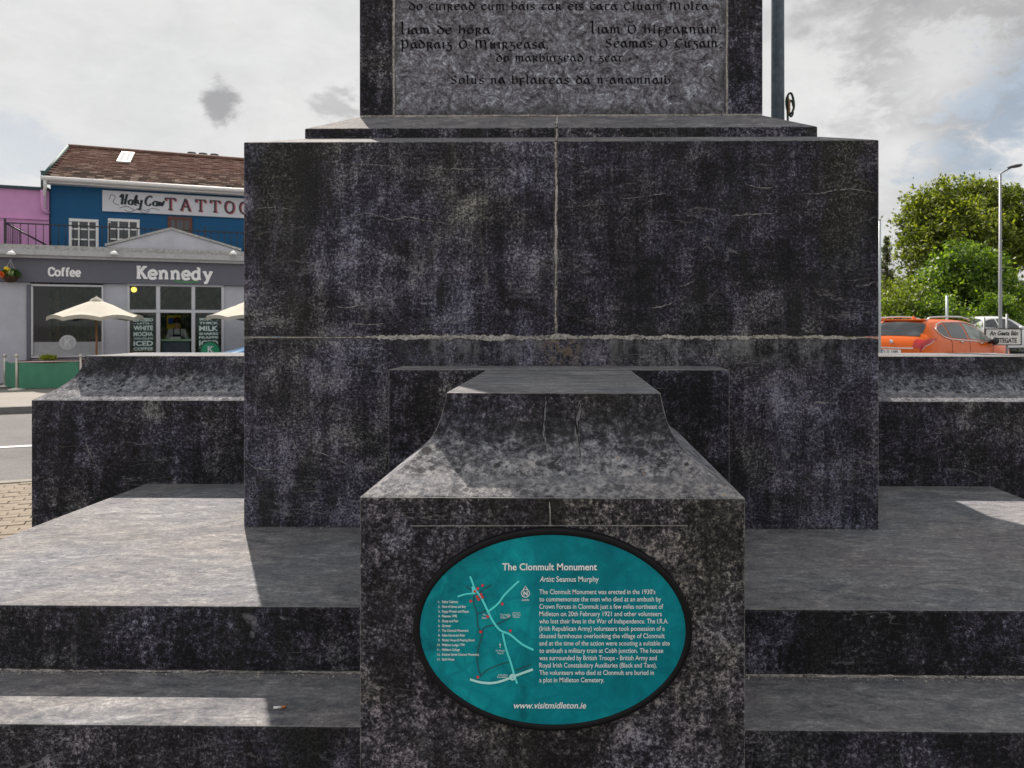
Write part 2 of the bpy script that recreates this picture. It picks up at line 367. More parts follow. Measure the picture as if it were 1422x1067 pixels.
t.l.new(t.ramp(t.math('ADD', t.math('MULTIPLY', n, .7), t.math('MULTIPLY', n2, .3)), [(.37, (.02, .019, .021)), (.43, (.20, .19, .185)), (.50, (.46, .43, .39)), (.62, (.72, .70, .66))]), b.inputs['Base Color'])
b.inputs['Roughness'].default_value = .95; t.l.new(t.bump(n, .9, .01), b.inputs['Normal'])
CARVE = mat('carved_letter_shade', (0.010, 0.010, 0.012), 0.95, var=0.9, scale=60, spec=0.1)

# ------------------------------------------------------------------ monument
CX = -0.047; G = -0.58
YP = 3.80; YC = 5.352; HP = 1.552
mon = thing('stone_monument', 'large dark weathered limestone monument, stepped, with carved inscription and coved corner arms', 'monument', loc=(CX, YC, G))
def local(o):                      # parts are modelled in world coordinates; keep them there under the parent
    o.matrix_parent_inverse = Matrix.Translation((-CX, -YC, -G)); return o
def stone(name, x0, x1, y0, y1, z0, z1, m=STONE, bev=0.006, label=None):
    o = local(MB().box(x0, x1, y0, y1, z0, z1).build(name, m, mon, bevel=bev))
    if label: o['label'] = label
    return o
PX0, PX1 = CX-HP, CX+HP
xj = at_y(772, 400, YP).x
ZB = 0.933; g2 = 0.0045
stone('base_course', PX0, PX1, YP, YP+2*HP, 0, ZB-g2)
# steps
HS = 2.625; YS0 = 2.738; YS1 = 2*YC-YS0
rise = 0.239
stone('platform_step', -0.02-HS, -0.02+HS, YS0, YS1, -rise+0.008, 0, bev=0.008)
stone('middle_step', -0.02-HS-0.355, -0.02+HS+0.355, YS0-0.355, YS1+0.355, -2*rise+0.008, -rise, bev=0.008)
stone('lowest_step', -0.02-HS-0.71, -0.02+HS+0.71, YS0-0.71, YS1+0.71, G-0.05, -2*rise, bev=0.008)
# upper pedestal: two stones + weathered top
def frustum(name, x0, x1, y0, y1, z0, zs, z1, ins, il=True, ir=True):
    """block with upright sides z0..zs and a sloped weathering up to z1, inset ins (optionally not at left/right joint)"""
    a0 = x0+(ins if il else 0); a1 = x1-(ins if ir else 0); mb = MB()
    vs = [(x0, y0, z0), (x1, y0, z0), (x1, y1, z0), (x0, y1, z0), (x0, y0, zs), (x1, y0, zs), (x1, y1, zs), (x0, y1, zs),
          (a0, y0+ins, z1), (a1, y0+ins, z1), (a1, y1-ins, z1), (a0, y1-ins, z1)]
    fs = [(3, 2, 1, 0), (0, 1, 5, 4), (1, 2, 6, 5), (2, 3, 7, 6), (3, 0, 4, 7), (4, 5, 9, 8), (5, 6, 10, 9), (6, 7, 11, 10), (7, 4, 8, 11), (8, 9, 10, 11)]
    mb.add(vs, fs); return local(mb.build(name, STONE, mon, bevel=0.005))
T1 = 1.893; T1b = 1.966
gj = 0.006
frustum('pedestal_block', PX0, xj-gj, YP, YP+2*HP, ZB+g2, T1, T1b, 0.23, True, False)
frustum('pedestal_block', xj+gj, PX1, YP, YP+2*HP, ZB+g2, T1, T1b, 0.23, False, True)
T2 = 2.016; T2b = 2.135; i1 = 0.225; i2 = 0.225
frustum('cap_block', PX0+i1, xj-gj, YP+i1, YP+2*HP-i1, T1b-0.01, T2, T2b, i2, True, False)
frustum('cap_block', xj+gj, PX1-i1, YP+i1, YP+2*HP-i1, T1b-0.01, T2, T2b, i2, False, True)
ySh = YP+i1+i2; SX0 = PX0+i1+i2; SX1 = PX1-i1-i2
xl = at_y(546.5, 80, ySh).x; xr = at_y(1009.5, 80, ySh).x
Zt = 6.4; zsh = T2b+0.004
def corner_block(x0, x1): return stone('shaft_side_stone', x0, x1, ySh, ySh+2*HP-2*i1-2*i2, zsh, Zt)
corner_block(SX0, xl-0.004); corner_block(xr+0.004, SX1)
stone('shaft_core', xl-0.002, xr+0.002, ySh+0.14, ySh+2.05, zsh, Zt)
panel = stone('inscribed_panel', xl+0.004, xr-0.004, ySh+0.006, ySh+0.12, zsh, Zt, PANEL, 0.004, label='mottled grey inscribed panel')
frustum('shaft_cap', SX0-0.1, SX1+0.1, ySh-0.1, ySh+2.3, Zt, Zt+0.25, Zt+0.5, 0.25)

# mortar joints (ragged strips of real thickness)
rng = random.Random(5)
def mortar(name, p0, p1, half, jit, y, proud=0.004, n=160, vert=False, mid=None):
    top, bot = [], []; e1 = e2 = f1 = f2 = 0.0
    for i in range(n+1):
        u = i/n; hw = half(u) if callable(half) else half; jj = jit(u) if callable(jit) else jit
        a = p0[0]+(p1[0]-p0[0])*u; b = p0[1]+(p1[1]-p0[1])*u
        e1 = e1*.86+rng.gauss(0, .5); e2 = e2*.86+rng.gauss(0, .5); f1 = rng.gauss(0, .22); f2 = rng.gauss(0, .22)
        j1 = hw+(e1*.75+f1)*jj; j2 = hw*.8+(e2*.75+f2)*jj
        j1 = max(j1, .0012); j2 = max(j2, .0012)
        if vert: top.append((a+j1, b)); bot.append((a-j2, b))
        else: top.append((a, b+j1)); bot.append((a, b-j2))
    rows = []
    for k, q in ((0, 0.012), (0.0, -proud*0.6), (0.3, -proud), (0.7, -proud*0.8), (1.0, -proud*0.6), (1.0, 0.012)):
        rows.append([(top[i][0]*(1-k)+bot[i][0]*k, y+q+rng.uniform(-1, 1)*proud*0.5*(0 if q > 0 else 1), top[i][1]*(1-k)+bot[i][1]*k) for i in range(n+1)])
    return local(MB().grid(rows, smooth=False).build(name, MORT, mon))
def uu(px): return (at_y(px, 469, YP).x-PX0)/(2*HP)
u0, u1, u2, u3 = uu(485), uu(560), uu(900), uu(1190)
def hb(u):
    if u < u0 or u > u3: return 0.0032
    k = min(1, (u-u0)/(u1-u0)); e = 1.0 if u < u2 else max(0.35, 1-(u-u2)/(u3-u2))
    return 0.0042+0.0072*k*e
mortar('mortar_joint', (PX0+.004, ZB), (PX1-.004, ZB), hb, lambda u: 0.0006 if (u < u0 or u > u3) else 0.0050, YP, 0.003, 900)
mortar('mortar_joint', (xj, ZB), (xj, T1-.003), lambda u: 0.0058, lambda u: 0.0030, YP, 0.002, 160, True)
mortar('mortar_joint', (xj, T1b), (xj, T2-.003), 0.0068, 0.002, YP+i1, 0.003, 12, True)
mortar('mortar_joint', (xl, zsh), (xl, 3.2), 0.0055, 0.0018, ySh+0.004, 0.003, 90, True)
mortar('mortar_joint', (xr, zsh), (xr, 3.2), 0.0045, 0.0015, ySh+0.004, 0.003, 90, True)
mortar('mortar_joint', (SX0+.004, T2b+.003), (SX1-.004, T2b+.003), 0.0045, 0.001, ySh, 0.003, 200)
for s_, a, b_ in ((-1, T1, T1b), (1, T2, T2b)):   # the joint over the two sloping weatherings
    y0 = YP if s_ < 0 else YP+i1; ins = 0.23 if s_ < 0 else i2; rows = []
    for i in range(13):
        u = i/12; wob = rng.uniform(.003, .0085)
        rows.append([(xj-wob, y0+ins*u+.001, a+(b_-a)*u+.002), (xj, y0+ins*u+.001, a+(b_-a)*u+.0035), (xj+wob*.9, y0+ins*u+.001, a+(b_-a)*u+.002)])
    local(MB().grid(rows, False).build('mortar_joint', MORT, mon))
mortar('mortar_joint', (-0.02-HS, -rise+.004), (CX-.53, -rise+.004), 0.005, 0.003, YS0+.006, 0.006, 260)
mortar('mortar_joint', (CX+.53, -rise+.004), (-0.02+HS, -rise+.004), 0.005, 0.003, YS0+.006, 0.006, 260)

# coved arms. Local axes: u across the arm, v outwards from the pedestal, both from its centre
PROF = [(0, 0), (.02, .1), (.05, .2), (.085, .3), (.135, .4), (.21, .5), (.32, .6), (.45, .7), (.60, .8), (.78, .89), (.90, .95), (1, 1)]
def arm(ang, length, inner, slab_out, sf=0.2, sl=0.205):
    ca, sa = math.cos(ang), math.sin(ang)
    def W(u, v, z): return (CX+u*ca+v*sa, YC+u*sa-v*ca, z)
    hw = 0.53; ht = hw-sl; ZL = 0.522; ZT = 0.790
    pts = smooth_poly(PROF, 3)
    mb = MB()
    mb.box(-hw, hw, inner, length, G-0.02, ZL, M=W)
    lo = local(mb.build('arm_base_stone', STONE, mon, bevel=0.003))
    mb = MB(); e = 0.0
    rows_f, rows_l, rows_r = [], [], []
    for (o, dr) in pts:
        z = ZT-(ZT-ZL+0.001)*dr; q = ht+sl*o-(0.002 if o > .99 else 0); v = length-sf*(1-o)-(0.002 if o > .99 else 0)
        rows_f.append([W(-q+2*q*k/12, v, z) for k in range(13)])
        rows_l.append([W(-q, v+(inner-v)*k/12, z) for k in range(13)])
        rows_r.append([W(q, v+(inner-v)*k/12, z) for k in range(13)])
    mb.grid(rows_f); mb.grid(rows_l); mb.grid(rows_r)
    vt = length-sf
    mb.add([W(-ht, inner, ZT), W(ht, inner, ZT), W(ht, vt, ZT), W(-ht, vt, ZT)], [(0, 1, 2, 3)])
    me = mb.mesh('arm_coved_stone', STONE)
    o = local(link(bpy.data.objects.new('arm_coved_stone', me), mon))
    # back plate between arm and pedestal
    mb = MB(); mb.box(-0.768, 0.768, HP-.01, HP+slab_out, 0.002, ZT+0.004, M=W)
    local(mb.build('back_plate', STONE, mon, bevel=0.005))
arm(0.0, YC-2.138, HP+0.02, 0.30, sf=0.222)
arm(-math.pi/2, 3.32, HP+0.02, 0.27, sl=0.222)
arm(math.pi/2, 3.32, HP+0.02, 0.27, sl=0.222)
arm(math.pi, 3.32, HP+0.02, 0.27)

# cracks in the front cove, and the fine drilled line over the plaque
CRK = mat('crack_shadow', (0.006, 0.006, 0.006), 0.95)
LIME2 = mat('faint_lime_bloom', (0.15, 0.15, 0.16), 0.9, var=0.7, scale=140, bump=0.4)
LIME = mat('lime_bloom', (0.30, 0.29, 0.28), 0.9, var=0.5, scale=90, bump=0.4)
def cove_surface(px, py):
    lo, hi = 0.0, 1.0
    def pt(k):
        o = np.interp(k, [q[1] for q in PROF], [q[0] for q in PROF]); y = 2.138+0.222*(1-o); z = 0.790-0.268*k; return y, z
    for _ in range(30):
        k = (lo+hi)/2; y, z = pt(k); zz = at_y(px, py, y).z
        if zz < z: lo = k
        else: hi = k
    y, z = pt((lo+hi)/2); return at_y(px, py, y)
def cove_line(name, pts, wd, m, lift=0.0012):
    P = smooth_poly(pts, 5); L, R = [], []
    for i, (px, py) in enumerate(P):
        q = cove_surface(px, py); q.x += rng.uniform(-.0016, .0016); k = wd*(0.3+0.7*math.sin(math.pi*i/(len(P)-1)))*rng.uniform(.3, 1.7)
        L.append((q.x-k, q.y-lift, q.z+lift)); R.append((q.x+k, q.y-lift, q.z+lift))
    return local(MB().grid([L, R], False).build(name, m, mon))
cove_line('lime_streak', [(758, 552), (757, 575), (755, 600), (760, 625), (759, 645)], 0.003, LIME2, .0008)
cove_line('crack', [(758, 553), (755, 575), (754, 590), (757, 608)], 0.0011, CRK, .0018)
cove_line('lime_streak', [(806, 556), (803, 575), (800, 595), (803, 620), (806, 648)], 0.0055, LIME2, .0008)
cove_line('crack', [(807, 552), (803, 570), (799, 585), (802, 602), (804, 618), (806, 637)], 0.0019, CRK, .0018)
FY = 2.138
def FM(x, z, dep): return (x, FY-dep, z)
def fpx(px, py, y=FY): q = at_y(px, py, y); return (q.x, q.z)
mb = MB(); ribbon(mb, [fpx(570, 730.5), fpx(770, 730), fpx(955, 730)], 0.0022, FM, 0.0008)
local(mb.build('scribed_line', LIME, mon))
mb = MB(); ribbon(mb, [fpx(763, 697), fpx(764, 712), fpx(764, 731)], [0.003, .0036, .002], FM, 0.0012)
local(mb.build('lime_streak', LIME, mon))
# calcite veins on the pedestal faces
VEIN = mat('calcite_vein', (0.23, 0.225, 0.22), 0.85, var=0.6, scale=120, bump=0.3)
def vein(pts, wd, y=YP, m=VEIN, amp=1.6):
    P = smooth_poly([(a, b+rng.uniform(-amp, amp)) for a, b in pts], 8); n = len(P); seg = []
    for i, (px, py) in enumerate(P):
        q = at_y(px, py+rng.uniform(-.8, .8), y); k = wd*math.sin(math.pi*(i+.4)/(n+.2))*rng.choice((.15, .6, 1.0, 1.4))
        seg.append((q, k))
    L = [(q.x, y-.0012, q.z+k) for q, k in seg]; R = [(q.x, y-.0012, q.z-k) for q, k in seg]
    return local(MB().grid([L, R], False).build('pale_vein', m, mon))
for pts, wd in (
    ([(460, 304), (485, 302), (510, 297), (530, 300), (545, 305), (565, 302), (590, 307), (615, 311), (640, 316)], .0035),
    ([(470, 230), (500, 229), (530, 229), (545, 229)], .0028), ([(580, 228), (610, 233), (640, 236), (680, 234), (715, 237)], .003),
    ([(458, 426), (480, 428), (505, 424), (520, 427)], .004), ([(485, 448), (510, 450), (535, 451)], .004), ([(345, 292), (375, 290), (412, 291)], .003),
    ([(362, 445), (378, 441), (400, 446)], .003), ([(370, 558), (385, 578), (400, 600), (412, 622), (424, 640), (428, 655)], .005),
    ([(425, 625), (450, 632), (490, 648), (530, 655)], .004), ([(455, 612), (475, 600), (500, 590)], .003),
    ([(897, 275), (910, 270), (925, 268)], .003), ([(1015, 301), (1040, 297), (1078, 296)], .0045), ([(1110, 270), (1135, 269), (1160, 266), (1185, 263), (1215, 268)], .004),
    ([(1030, 255), (1055, 260), (1080, 260)], .003), ([(900, 428), (920, 425), (940, 418)], .005), ([(945, 399), (955, 394), (966, 387)], .0035),
    ([(1098, 512), (1108, 535), (1122, 560), (1128, 590), (1133, 612)], .0035), ([(1130, 557), (1145, 561), (1160, 560)], .006), ([(1195, 592), (1203, 590)], .004),
    ([(895, 271), (880, 274), (862, 276)], .002), ([(780, 287), (800, 287), (830, 284)], .003), ([(1190, 398), (1205, 396), (1215, 391)], .004),
    ([(370, 405), (365, 395), (392, 390)], .0025), ([(343, 640), (360, 652), (385, 650)], .004)):
    vein(pts, wd*0.62)
for pts, wd in (([(118, 592), (118, 608), (124, 628), (135, 648), (141, 665)], .0055), ([(140, 600), (148, 618)], .003), ([(317, 562), (318, 585), (322, 600)], .004)):
    vein(pts, wd, y=YC-.53)

# ---- uncial inscription, written with a broad nib
U = {
 'a': (0.95, [[(.75, .98), (.35, .95), (.12, .6), (.12, .3), (.3, .02), (.55, .1), (.72, .4)], [(.3, 1.0), (.62, .75), (.8, .15), (.98, .0)]]),
 'b': (0.9, [[(.15, 1.5), (.15, .15), (.4, .0), (.7, .1), (.78, .5), (.65, .85), (.35, .85), (.18, .7)]]),
 'c': (0.8, [[(.72, .85), (.5, 1.0), (.22, .85), (.1, .5), (.22, .12), (.5, .0), (.74, .14)]]),
 'd': (0.95, [[(.1, 1.4), (.4, 1.2), (.72, .85), (.82, .45), (.68, .1), (.42, .0), (.18, .15), (.1, .5), (.25, .85), (.5, .92), (.7, .8)]]),
 'e': (0.85, [[(.14, .5), (.5, .58), (.74, .68), (.66, .95), (.4, 1.0), (.15, .8), (.1, .4), (.25, .08), (.5, .0), (.78, .14)]]),
 'f': (0.8, [[(.18, 1.0), (.18, -.4)], [(.18, .75), (.4, 1.0), (.72, .95)], [(.05, .42), (.65, .42)]]),
 'g': (0.85, [[(.08, .96), (.78, .96)], [(.5, .95), (.28, .6), (.6, .5), (.78, .15), (.62, -.25), (.3, -.38), (.08, -.25)]]),
 'h': (0.95, [[(.15, 1.5), (.15, .0)], [(.15, .6), (.38, .92), (.66, .85), (.76, .5), (.74, .0)]]),
 'i': (0.4, [[(.06, .85), (.2, 1.0), (.2, .12), (.34, .0)]]),
 'l': (0.5, [[(.05, 1.35), (.2, 1.5), (.2, .2), (.32, .0), (.48, .08)]]),
 'm': (1.4, [[(.08, .85), (.2, 1.0), (.2, .0)], [(.2, .7), (.42, .98), (.62, .85), (.66, .0)], [(.66, .7), (.88, .98), (1.1, .85), (1.14, .15), (1.28, .0)]]),
 'n': (0.98, [[(.08, .85), (.2, 1.0), (.2, .0)], [(.2, .7), (.44, .98), (.66, .85), (.7, .15), (.85, .0)]]),
 'o': (0.9, [[(.45, 1.0), (.18, .85), (.1, .5), (.2, .12), (.45, .0), (.7, .14), (.8, .5), (.7, .87), (.45, 1.0)]]),
 'p': (0.9, [[(.08, .9), (.2, 1.0), (.2, -.45)], [(.2, .75), (.45, 1.0), (.72, .8), (.76, .4), (.55, .02), (.22, .1)]]),
 'r': (0.9, [[(.08, .9), (.2, 1.0), (.2, -.35)], [(.2, .75), (.48, 1.0), (.68, .8), (.5, .5), (.3, .45)], [(.45, .48), (.66, .1), (.84, .0)]]),
 's': (0.75, [[(.66, .88), (.42, 1.0), (.16, .82), (.3, .55), (.56, .42), (.64, .18), (.4, .0), (.1, .12)]]),
 't': (0.8, [[(.08, .95), (.75, .98)], [(.42, .95), (.2, .6), (.2, .2), (.42, .0), (.7, .12)]]),
 'u': (0.98, [[(.08, .9), (.2, 1.0), (.2, .25), (.4, .0), (.64, .15)], [(.68, 1.0), (.68, .12), (.84, .0)]]),
 ',': (0.4, [[(.15, .1), (.22, .0), (.1, -.22)]]), '.': (0.4, [[(.14, .12), (.22, .0)]]), '-': (0.5, [[(.06, .48), (.42, .52)]]),
 ' ': (0.62, []),
}
ACC = {'á': 'a', 'é': 'e', 'í': 'i', 'ó': 'o', 'ú': 'u', 'Ó': 'o'}
DOT = {'ċ': 'c', 'ḋ': 'd', 'ṫ': 't', 'ḃ': 'b'}
def uncial(string, pxl, pxr, pyb, xh_px, name='inscription_line'):
    strokes = []; x = 0
    for ch in string:
        big = 1.0; acc = dot = False; c = ch
        if ch in ACC: acc = True; c = ACC[ch]
        if ch in DOT: dot = True; c = DOT[ch]
        if ch.isupper(): big = 1.35; c = c.lower()
        adv, ss = U[c]
        for st in ss: strokes.append([(x+a*big, b*big) for a, b in smooth_poly(st, 4)])
        if acc: strokes.append([(x+.35*big, 1.25*big), (x+.62*big, 1.6*big)])
        if dot: strokes.append([(x+.40, 1.28), (x+.47, 1.4)])
        x += (adv+.16)*big
    a = at_y(pxl, pyb, ySh+0.006); b = at_y(pxr, pyb, ySh+0.006); sx = (b.x-a.x)/x; sz = xh_px/1080*ySh
    mb = MB()
    for k, st in enumerate(strokes):
        ribbon(mb, [(a.x+p*sx, a.z+q*sz+(b.z-a.z)*p/x) for p, q in st], sz*0.24, lambda X, Z, D: (X, ySh+0.006-D, Z), 0.0010+0.0002*(k % 5), nib=math.radians(28))
    o = mb.build(name, CARVE, None); o.parent = panel
    o.matrix_parent_inverse = Matrix.Translation((0, 0, 0)); return o
uncial('do cuireaḋ cum báis tar éis ċata Cluain Molta', 568, 985, 14, 7.6)
uncial('Liam de hóra,', 556, 688, 47.5, 8.4); uncial('Liam Ó hIfearnáin,'.replace('I', 'I'), 820, 1004, 46.5, 8.4)
uncial('Pádraig Ó Muirgeasa,', 556, 764, 67.5, 8.4); uncial('Séamas Ó Cúgáin,'.replace('ú', 'ú'), 840, 1004, 66, 8.4)
uncial('do marbuigead i gcat.', 689, 872, 85.5, 7.4)
uncial('Solus na bflaiteas dá n-anamnaiḃ.', 625, 938, 116.5, 7.8)
uncial('Diarmuid Ó hUrtaile, Riseard Ó Muirce,', 560, 1000, -12, 8.4)
uncial('Seosam Ó Muirce, Miceal de Paor,', 570, 990, -34, 8.4)

# ------------------------------------------------------------------ plaque
plq = thing('plaque', 'oval teal information plaque with map and white text, on the front arm of the monument', 'plaque', loc=(at_y(768, 875, FY).x, FY, at_y(768, 875, FY).z))
pc = plq.location.copy()
def plocal(o): o.matrix_parent_inverse = Matrix.Translation(-pc); return o
yR = FY-0.020; yF = FY-0.0165
c0 = at_y(767.0, 875.5, yR); sc = yR/1080*1.0
ax, az = 194.5*sc, 141.5*sc
BLK = mat('black_plastic_rim', (0.006, 0.006, 0.008), 0.5, var=0.3, scale=30, spec=.2)
mb = MB(); rows = []
N = 96
for (k, yy) in ((1.0, FY-0.001), (1.0, FY-0.014), (0.992, FY-0.019), (0.978, yR), (0.958, yR), (0.951, FY-0.017), (0.951, FY-0.004)):
    ddx = (1-k)*ax
    rows.append([(c0.x+(ax-ddx)*math.cos(2*math.pi*j/N), yy, c0.z+(az-ddx)*math.sin(2*math.pi*j/N)) for j in range(N)])
mb.grid(rows, True, closed=True); plocal(mb.build('rim', BLK, plq))
# teal face
m, t, b = new_mat('teal_print')
tcn = t.node('ShaderNodeTexCoord'); p = tcn.outputs['Object']; X, Y, Z = t.sep(p)
n1 = t.noise(p, 14, 7, 0.65, 0.8); n2 = t.noise(p, 120, 4, 0.6); n3 = t.noise(t.vmul(p, (1, 1, 0.4)), 5, 4)
base = t.ramp(t.math('ADD', t.math('MULTIPLY', n1, 0.6), t.math('MULTIPLY', n3, 0.4)), [(0.35, (0.0, 0.14, 0.18)), (0.50, (0.0, 0.255, 0.305)), (0.66, (0.005, 0.39, 0.43))])
cell = t.voro(t.vmul(p, (1, 1, 1)), 9, feat='DISTANCE_TO_EDGE')
base = t.mix(t.math('MULTIPLY', t.step(cell, 0.0, 0.05, 1, 0), t.step(n1, 0.42, 0.6, 0, 0.35)), base, (0.0, 0.13, 0.17, 1))
# darker map ground printed on the right and lower part
reg = t.step(t.math('ADD', X, t.math('MULTIPLY', n1, 0.02)), c0.x-0.0055*1-0.04, c0.x-0.035)
base = t.mix(t.math('MULTIPLY', reg, 0.35), base, (0.0, 0.17, 0.23, 1))
base = t.mix(t.math('MULTIPLY', t.step(n2, 0.62, 0.72), 0.4), base, (0.0, 0.11, 0.14, 1))
t.l.new(base, b.inputs['Base Color']); b.inputs['Roughness'].default_value = 0.5; b.inputs['Specular IOR Level'].default_value = 0.15
mb = MB(); kk = 0.9505
mb.add([(c0.x, yF, c0.z)]+[(c0.x+(ax-(1-kk)*ax)*math.cos(2*math.pi*j/N), yF, c0.z+(az-(1-kk)*ax)*math.sin(2*math.pi*j/N)) for j in range(N)], [(0, j+1, (j+1) % N+1) for j in range(N)])
face = plocal(mb.build('printed_face', m, plq))
WHT = mat('white_print', (0.92, 0.94, 0.94), 0.5, var=0.02); CYN = mat('cyan_print', (0.10, 0.85, 0.85), 0.5, var=0.06)
DKP = mat('dark_teal_print', (0.004, 0.09, 0.11), 0.5); RED = mat('red_print', (0.85, 0.02, 0.04), 0.5); PAL = mat('pale_cyan_print', (0.50, 0.90, 0.90), 0.5)
def PM(px, py, dep): q = at_y(px, py, yF-dep); return (q.x, yF-dep, q.z)
def pm(x, z, dep): return PM(x, -z, dep)        # 2D plaque layout in plan units, z up
def ptext(name, items, m_, dep=0.0012):
    mb = MB()
    for it in items:
        s_, x0, x1, yb, size = it[:5]; kw = it[5] if len(it) > 5 else {}
        put_text(mb, s_, x0, x1, -yb, size, pm, dep, **kw)
    o = mb.build(name, m_, None); o.parent = plq; plocal(o); return o
ptext('title_text', [('The Clonmult Monument', 697.5, 829, 792, 13.6, dict(bold=0.018))], WHT)
ptext('artist_text', [('Artist:', 749.5, 770.5, 808, 10.6, dict(shear=0.25, bold=.008)), ('Seamus Murphy', 772.5, 831.5, 808, 10.6, dict(bold=.008))], WHT)
para = [("The Clonmult Monument was erected in the 1930's", 910), ("to commemorate the men who died at an ambush by", 918), ("Crown Forces in Clonmult just a few miles northeast of", 921),
        ("Midleton on 20th February 1921 and other volunteers", 919), ("who lost their lives in the War of Independence. The I.R.A.", 928), ("(Irish Republican Army) volunteers took possession of a", 923),
        ("disused farmhouse overlooking the village of Clonmult", 923), ("and at the time of the action were scouting a suitable site", 930), ("to ambush a military train at Cobh junction. The house", 921),
        ("was surrounded by British Troops - British Army and", 912), ("Royal Irish Constabulary Auxiliaries (Black and Tans).", 912), ("The volunteers who died at Clonmult are buried in", 908), ("a plot in Midleton Cemetery.", 839)]
ptext('paragraph_text', [(s_, 749, x1, 825.2+i*10.2, 9.4, dict(bold=.004)) for i, (s_, x1) in enumerate(para)], WHT)
ptext('website_text', [('www.visitmidleton.ie', 713.5, 814, 984, 12.4, dict(shear=0.22, bold=.012))], WHT)
lst = [('Father Cashman', 636), ('Flock of Geese and Boy', 647), ('Poppy Wreath and Plaque', 651), ('Pikeman 1798', 634.5), ('Sheep and Peel', 636), ('Gyrator', 626.5), ('The Clonmult Monument', 650.5), ('Fallen Horse and Rider', 646),
       ('Market House & Meeting Room', 659), ('Midleton Lodge 1790', 645), ('Midleton College', 638.5), ('Kindred Spirits Choctaw Monument', 665), ('Bank House', 631)]
ptext('list_text', [(s_, 614, x1, 837.6+i*6.65, 5.0, dict(bold=.012)) for i, (s_, x1) in enumerate(lst)]+[('%d.' % (i+1), 608.5 if i < 9 else 607.2, 611.5, 837.6+i*6.65, 4.6) for i in range(13)], WHT)
def zr(pts): return [(600+a*150/889, -(780+b*180/1067)) for a, b in pts]
def road(name, lines, m_, dep):
    mb = MB()
    for i, (pts, wd) in enumerate(lines): ribbon(mb, smooth_poly(zr(pts), 5), wd, pm, dep+i*0.00012)
    o = mb.build(name, m_, None); o.parent = plq; plocal(o)
road('map_back_road', [([(275, 205), (325, 235)], 1.7), ([(390, 255), (490, 190)], 1.7), ([(345, 280), (345, 350), (370, 430), (375, 520), (400, 585)], 1.8), ([(375, 430), (445, 405)], 1.7),
                       ([(650, 455), (540, 515), (430, 545), (410, 620), (385, 700), (370, 800), (385, 890), (405, 950)], 1.8), ([(405, 935), (450, 895), (540, 855), (640, 825)], 1.6), ([(690, 895), (815, 850)], 1.7)], DKP, 0.0004)
road('map_main_road', [([(312, 122), (330, 165), (343, 205), (350, 240)], 2.4), ([(210, 290), (270, 270), (340, 262)], 2.2), ([(340, 205), (345, 270)], 5.0), ([(350, 225), (400, 290), (450, 390), (500, 490), (560, 565), (640, 600), (740, 680), (835, 728)], 2.9),
                       ([(465, 410), (545, 345), (600, 270), (715, 160)], 2.6), ([(580, 590), (610, 720), (650, 840), (675, 930), (700, 1005)], 2.7)], CYN, 0.0012)
road('map_bypass', [([(312, 970), (400, 995), (500, 1000), (590, 978), (700, 935), (830, 888)], 3.2)], PAL, 0.0022)
mb = MB(); q = zr([(662, 952)])[0]; ring(mb, q[0], q[1], 2.2, 4.6, pm, 0.0028); disc(mb, q[0], q[1], 1.0, pm, 0.0028)
o = mb.build('map_roundabout', PAL, None); o.parent = plq; plocal(o)
for a, b_ in ((416, 197), (376, 222), (352, 246), (402, 271), (414, 294), (371, 290), (383, 312), (319, 326), (577, 349), (458, 453), (400, 579), (644, 571), (376, 952)):
    q = zr([(a, b_)])[0]; mb = MB(); disc(mb, q[0], q[1], 1.9, pm, 0.0034); o = mb.build('map_marker_dot', RED, None); o.parent = plq; plocal(o)
mb = MB(); q = zr([(769, 262)])[0]; ring(mb, q[0], q[1], 5.0, 6.0, pm, 0.0012)
ribbon(mb, [(q[0]-3.2, q[1]+5), (q[0], q[1]+10), (q[0]+3.2, q[1]+5)], 1.1, pm, .0014); put_text(mb, 'N', q[0]-2.8, q[0]+2.8, q[1]-3, 8.4, pm, .0014, bold=.03); put_text(mb, 'NORTH', q[0]-5, q[0]+5, q[1]-10.5, 3.2, pm, .0012, bold=.02)
put_text(mb, 'Post', 671, 675.5, -855, 3.4, pm, .0032); put_text(mb, 'Office', 669, 676, -859.5, 3.4, pm, .0032); put_text(mb, 'Tourist', 694.5, 704, -855, 3.8, pm, .0012); put_text(mb, 'Office', 695, 704, -859, 3.8, pm, .0012)
ring(mb, 706.3, -855.3, 2.2, 2.9, pm, .0012, 4); put_text(mb, 'i', 705.9, 706.7, -857, 4.2, pm, .0012)
put_text(mb, 'Jameson', 712, 722.5, -852, 3.0, pm, .0012); put_text(mb, 'Experience', 711.5, 723, -855, 3.0, pm, .0012); put_text(mb, 'Midleton', 712.5, 722, -858, 3.0, pm, .0012)
put_text(mb, 'St Mary', 688.5, 701, -905, 3.6, pm, .0012); put_text(mb, 'Church', 691, 699, -908.5, 3.6, pm, .0012); ribbon(mb, [(694.5, -900), (694.5, -893.5)], .7, pm, .0012); ribbon(mb, [(692.8, -895.5), (696.2, -895.5)], .7, pm, .0014)
put_text(mb, 'Lakeview', 692, 705, -938.5, 3.4, pm, .0032); put_text(mb, 'Roundabout', 690.5, 705, -941.5, 3.4, pm, .0032)
o = mb.build('map_label_text', WHT, None); o.parent = plq; plocal(o)

for o in list(panel.children)+[c for c in plq.children if 'text' in c.name]: o['kind'] = 'stuff'
